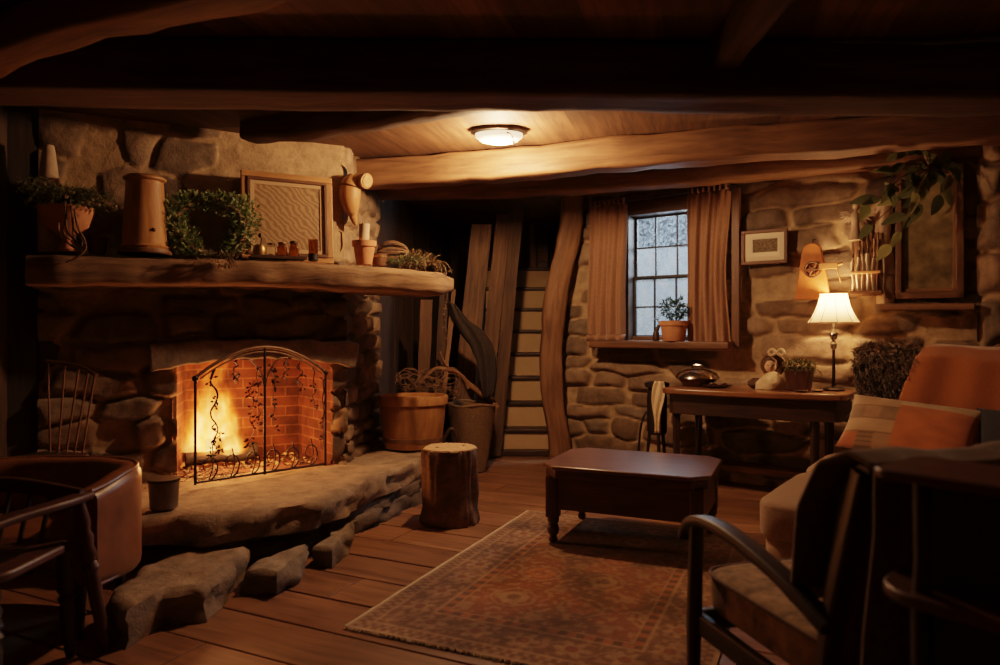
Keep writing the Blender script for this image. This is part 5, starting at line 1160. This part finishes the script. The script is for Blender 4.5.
for x in (-.30, .30):
    for y in (-.085, .075): MB().lathe([(.016, 0), (.02, .05), (.014, .3), (.02, .7), (.014, .8), (.016, .96)], 12, NM @ V((x, y, 0))).build('leg', 'black_paint', t)  # legs coloured black so they sink into that darkness

# ------------------------------------------------------------------ left: tub chair, turned armchair, little spindle chair
LO = V((-2.02, 3.05, 0)); t = thing('leather_tub_chair', 'brown leather tub chair with piped rim beside the hearth', 'chair', LO)
plan = smoothpath([(-1.66, 2.80, 0), (-1.64, 2.95, 0), (-1.66, 3.12, 0), (-1.76, 3.25, 0), (-1.95, 3.31, 0), (-2.2, 3.30, 0), (-2.36, 3.22, 0), (-2.42, 3.05, 0), (-2.41, 2.82, 0)], 8)
n = len(plan); zt = lambda i: .64+.02*math.sin(PI*i/(n-1))
mb = MB(); mb.sweep([V((p.x, p.y, .43)) for p in plan], densify(rrect(.11, .46, .05, 4), .06), rough=.006, rs=5, sc=[(1, .84+.16*sstep(0, .2, min(i, n-1-i)/(n-1))) for i in range(n)]); mb.build('shell', 'leather', t, angle=70)
for zz, off in ((.655, .0), (.215, .0)):
    mb = MB(); mb.tube([V((p.x+.05*(p.x-LO.x)/.5, p.y+.04*(p.y-LO.y)/.4, zz-.035*(1-sstep(0, .2, min(i, n-1-i)/(n-1))) if zz > .5 else zz+.02)) for i, p in enumerate(plan)], .009, 8); mb.build('piping', 'leather', t)
cushion((-2.03, 3.0, .37), (.335, .24, .075), Matrix(), .35).build('seat_cushion', 'leather', t, angle=180)
for x, y, z in ((-1.72, 2.86, 0), (-1.74, 3.2, 0), (-2.35, 2.88, 0), (-2.33, 3.22, 0)): MB().lathe([(.018, 0), (.028, .20), (.028, .24)], 12, V((x, y, z))).build('leg', 'dark_wood', t)
mb = MB()
for k in range(2): mb.blob((-1.665+.012*k-.02, 2.748, .55-.002*k), (.008, .006, .008), 8, 6)
mb.build('stud', 'brass', t)
WO = V((-1.95, 2.55, 0)); t = thing('turned_armchair', 'dark wooden armchair with flat arms and turned legs at the left edge', 'armchair', WO)
def turned(b, tp): 
    b, tp = V(b), V(tp); ks = [0, .05, .1, .14, .2, .45, .52, .56, .6, .64, .70, .76, .8, .86, .95, 1]; rs = [.016, .02, .024, .018, .022, .027, .022, .032, .022, .032, .024, .03, .022, .028, .022, .02]
    return MB().tube([b.lerp(tp, k) for k in ks], rs, 14)
turned((-1.555, 2.76, 0), (-1.625, 2.70, .60)).build('arm_post', 'red_wood_dark', t)
turned((-1.655, 2.70, 0), (-1.66, 2.66, .42)).build('leg', 'dark_wood', t); turned((-2.3, 2.72, 0), (-2.28, 2.68, .60)).build('arm_post', 'red_wood_dark', t)
turned((-2.30, 2.30, 0), (-2.26, 2.34, .42)).build('leg', 'dark_wood', t); turned((-1.66, 2.30, 0), (-1.70, 2.34, .42)).build('leg', 'dark_wood', t); turned((-2.27, 2.66, 0), (-2.25, 2.64, .42)).build('leg', 'dark_wood', t)
MB().prism([(x-1.97, y+2.5) for x, y in rounded(.66, .46, .10)], .415, .45).build('seat', 'red_wood_dark', t, bevel=.01, angle=30)
for x, x2 in ((-1.625, -1.68), (-2.28, -2.24)):
    MB().sweep(smoothpath([V((x, 2.745, .612)), V((x, 2.6, .615)), V((x2, 2.4, .61)), V((x2-.03*(1 if x > -2 else -1), 2.27, .60))], 6), rrect(.07, .03, .012)).build('arm', 'red_wood_dark', t)
mb = MB(); mb.sweep(smoothpath([V((-1.625, 2.72, .613)), V((-1.95, 2.74, .655)), V((-2.28, 2.72, .613))], 8), rrect(.035, .06, .012)); mb.build('top_rail', 'red_wood_dark', t)
for i in range(6): MB().tube([V((-1.75-.08*i, 2.66, .44)), V((-1.75-.08*i, 2.735, .64))], .009, 8).build('spindle', 'dark_wood', t)
CO = V((-2.50, 3.86, .318)); t = thing('spindle_chair', 'small spindle back chair on the hearth, only its slim back showing', 'chair', CO)
CM = frame(CO, math.radians(-18))
MB().prism(rounded(.34, .30, .06), .22, .25, M=CM).build('seat', 'dark_wood', t, bevel=.006, angle=30)
for x in (-.13, .13):
    for y in (-.11, .11): MB().tube([CM @ V((x*1.2, y*1.2, 0)), CM @ V((x, y, .225))], [.010, .014], 10).build('leg', 'dark_wood', t)
MB().sweep(smoothpath([CM @ V((-.19, .15, .765)), CM @ V((0, .20, .735)), CM @ V((.19, .15, .69))], 8), rrect(.02, .022, .008)).build('top_rail', 'red_wood', t)
for i in range(5): u = i/4; MB().tube([CM @ V((-.12+.24*u, .12, .245)), CM @ V((-.175+.35*u, .15+.05*math.sin(PI*u), .75-.06*u))], .0055, 8).build('spindle', 'red_wood', t)
# ------------------------------------------------------------------ light, sky, camera
def lamp(name, kind, loc, power, col, size=.1, **kw):
    l = bpy.data.lights.new(name, kind); l.energy = power; l.color = col
    if kind == 'POINT': l.shadow_soft_size = size
    if kind == 'AREA': l.size = size
    for k, v in kw.items(): setattr(l, k, v)
    o = bpy.data.objects.new(name, l); C.objects.link(o); o.location = loc; return o
fl = FW @ V((.42, .08, .62))
lamp('fire_light', 'POINT', fl, 27, (1, .36, .11), .14)
lamp('ember_light', 'POINT', FW @ V((.75, .15, .50)), 6, (1, .30, .06), .1)
lamp('ceiling_bulb', 'POINT', CEIL-V((0, 0, .185)), 118, (1, .53, .255), .05)
lamp('table_lamp_bulb', 'POINT', LAMP+V((0,0,.655)), 27, (1, .50, .21), .04)
o = lamp('skylight', 'AREA', WW @ V((.95, 1.1, 2.35)), 95, (.72, .87, 1), 1.0)
o.rotation_euler = (V((.8, 4.2, .45))-o.location).to_track_quat('-Z', 'Y').to_euler()
o = lamp('added_ceiling_fill', 'SPOT', V((1.3, -.6, 1.5)), 70, (1, .56, .28), spot_size=math.radians(140), spot_blend=.6, shadow_soft_size=.12); o.rotation_euler = (PI, 0, 0)  # unseen spot added behind the camera to brighten front ceiling and bounce
w = bpy.data.worlds.new('World'); bpy.context.scene.world = w; w.use_nodes = True; nt = w.node_tree; bg = nt.nodes['Background']
tc = N(nt, 'ShaderNodeTexCoord'); n1 = N(nt, 'ShaderNodeTexNoise', Scale=22.0, Detail=7.0, Roughness=.7, Distortion=1.0); nt.links.new(tc.outputs['Generated'], n1.inputs['Vector'])
r_ = ramp(nt, [(.3, (.38, .45, .5)), (.5, (.62, .70, .76)), (.68, (.9, .97, 1.0))]); nt.links.new(n1.outputs[0], r_.inputs[0]); nt.links.new(r_.outputs[0], bg.inputs[0]); bg.inputs[1].default_value = .75
cam = bpy.data.cameras.new('camera'); co = bpy.data.objects.new('camera', cam); C.objects.link(co)
co.location = (0, 0, HC); co.rotation_euler = (PI/2, 0, 0); cam.sensor_width = 36; cam.lens = 25.2
cam.dof.use_dof = True; cam.dof.focus_distance = 4.8; cam.dof.aperture_fstop = 1.8
sc = bpy.context.scene; sc.camera = co
sc.view_settings.view_transform = 'Filmic'; sc.view_settings.look = 'None'; sc.view_settings.exposure = 0.2
sc.cycles.use_denoising = True; sc.cycles.max_bounces = 8; sc.cycles.sample_clamp_indirect = 4; sc.cycles.volume_step_rate = .35
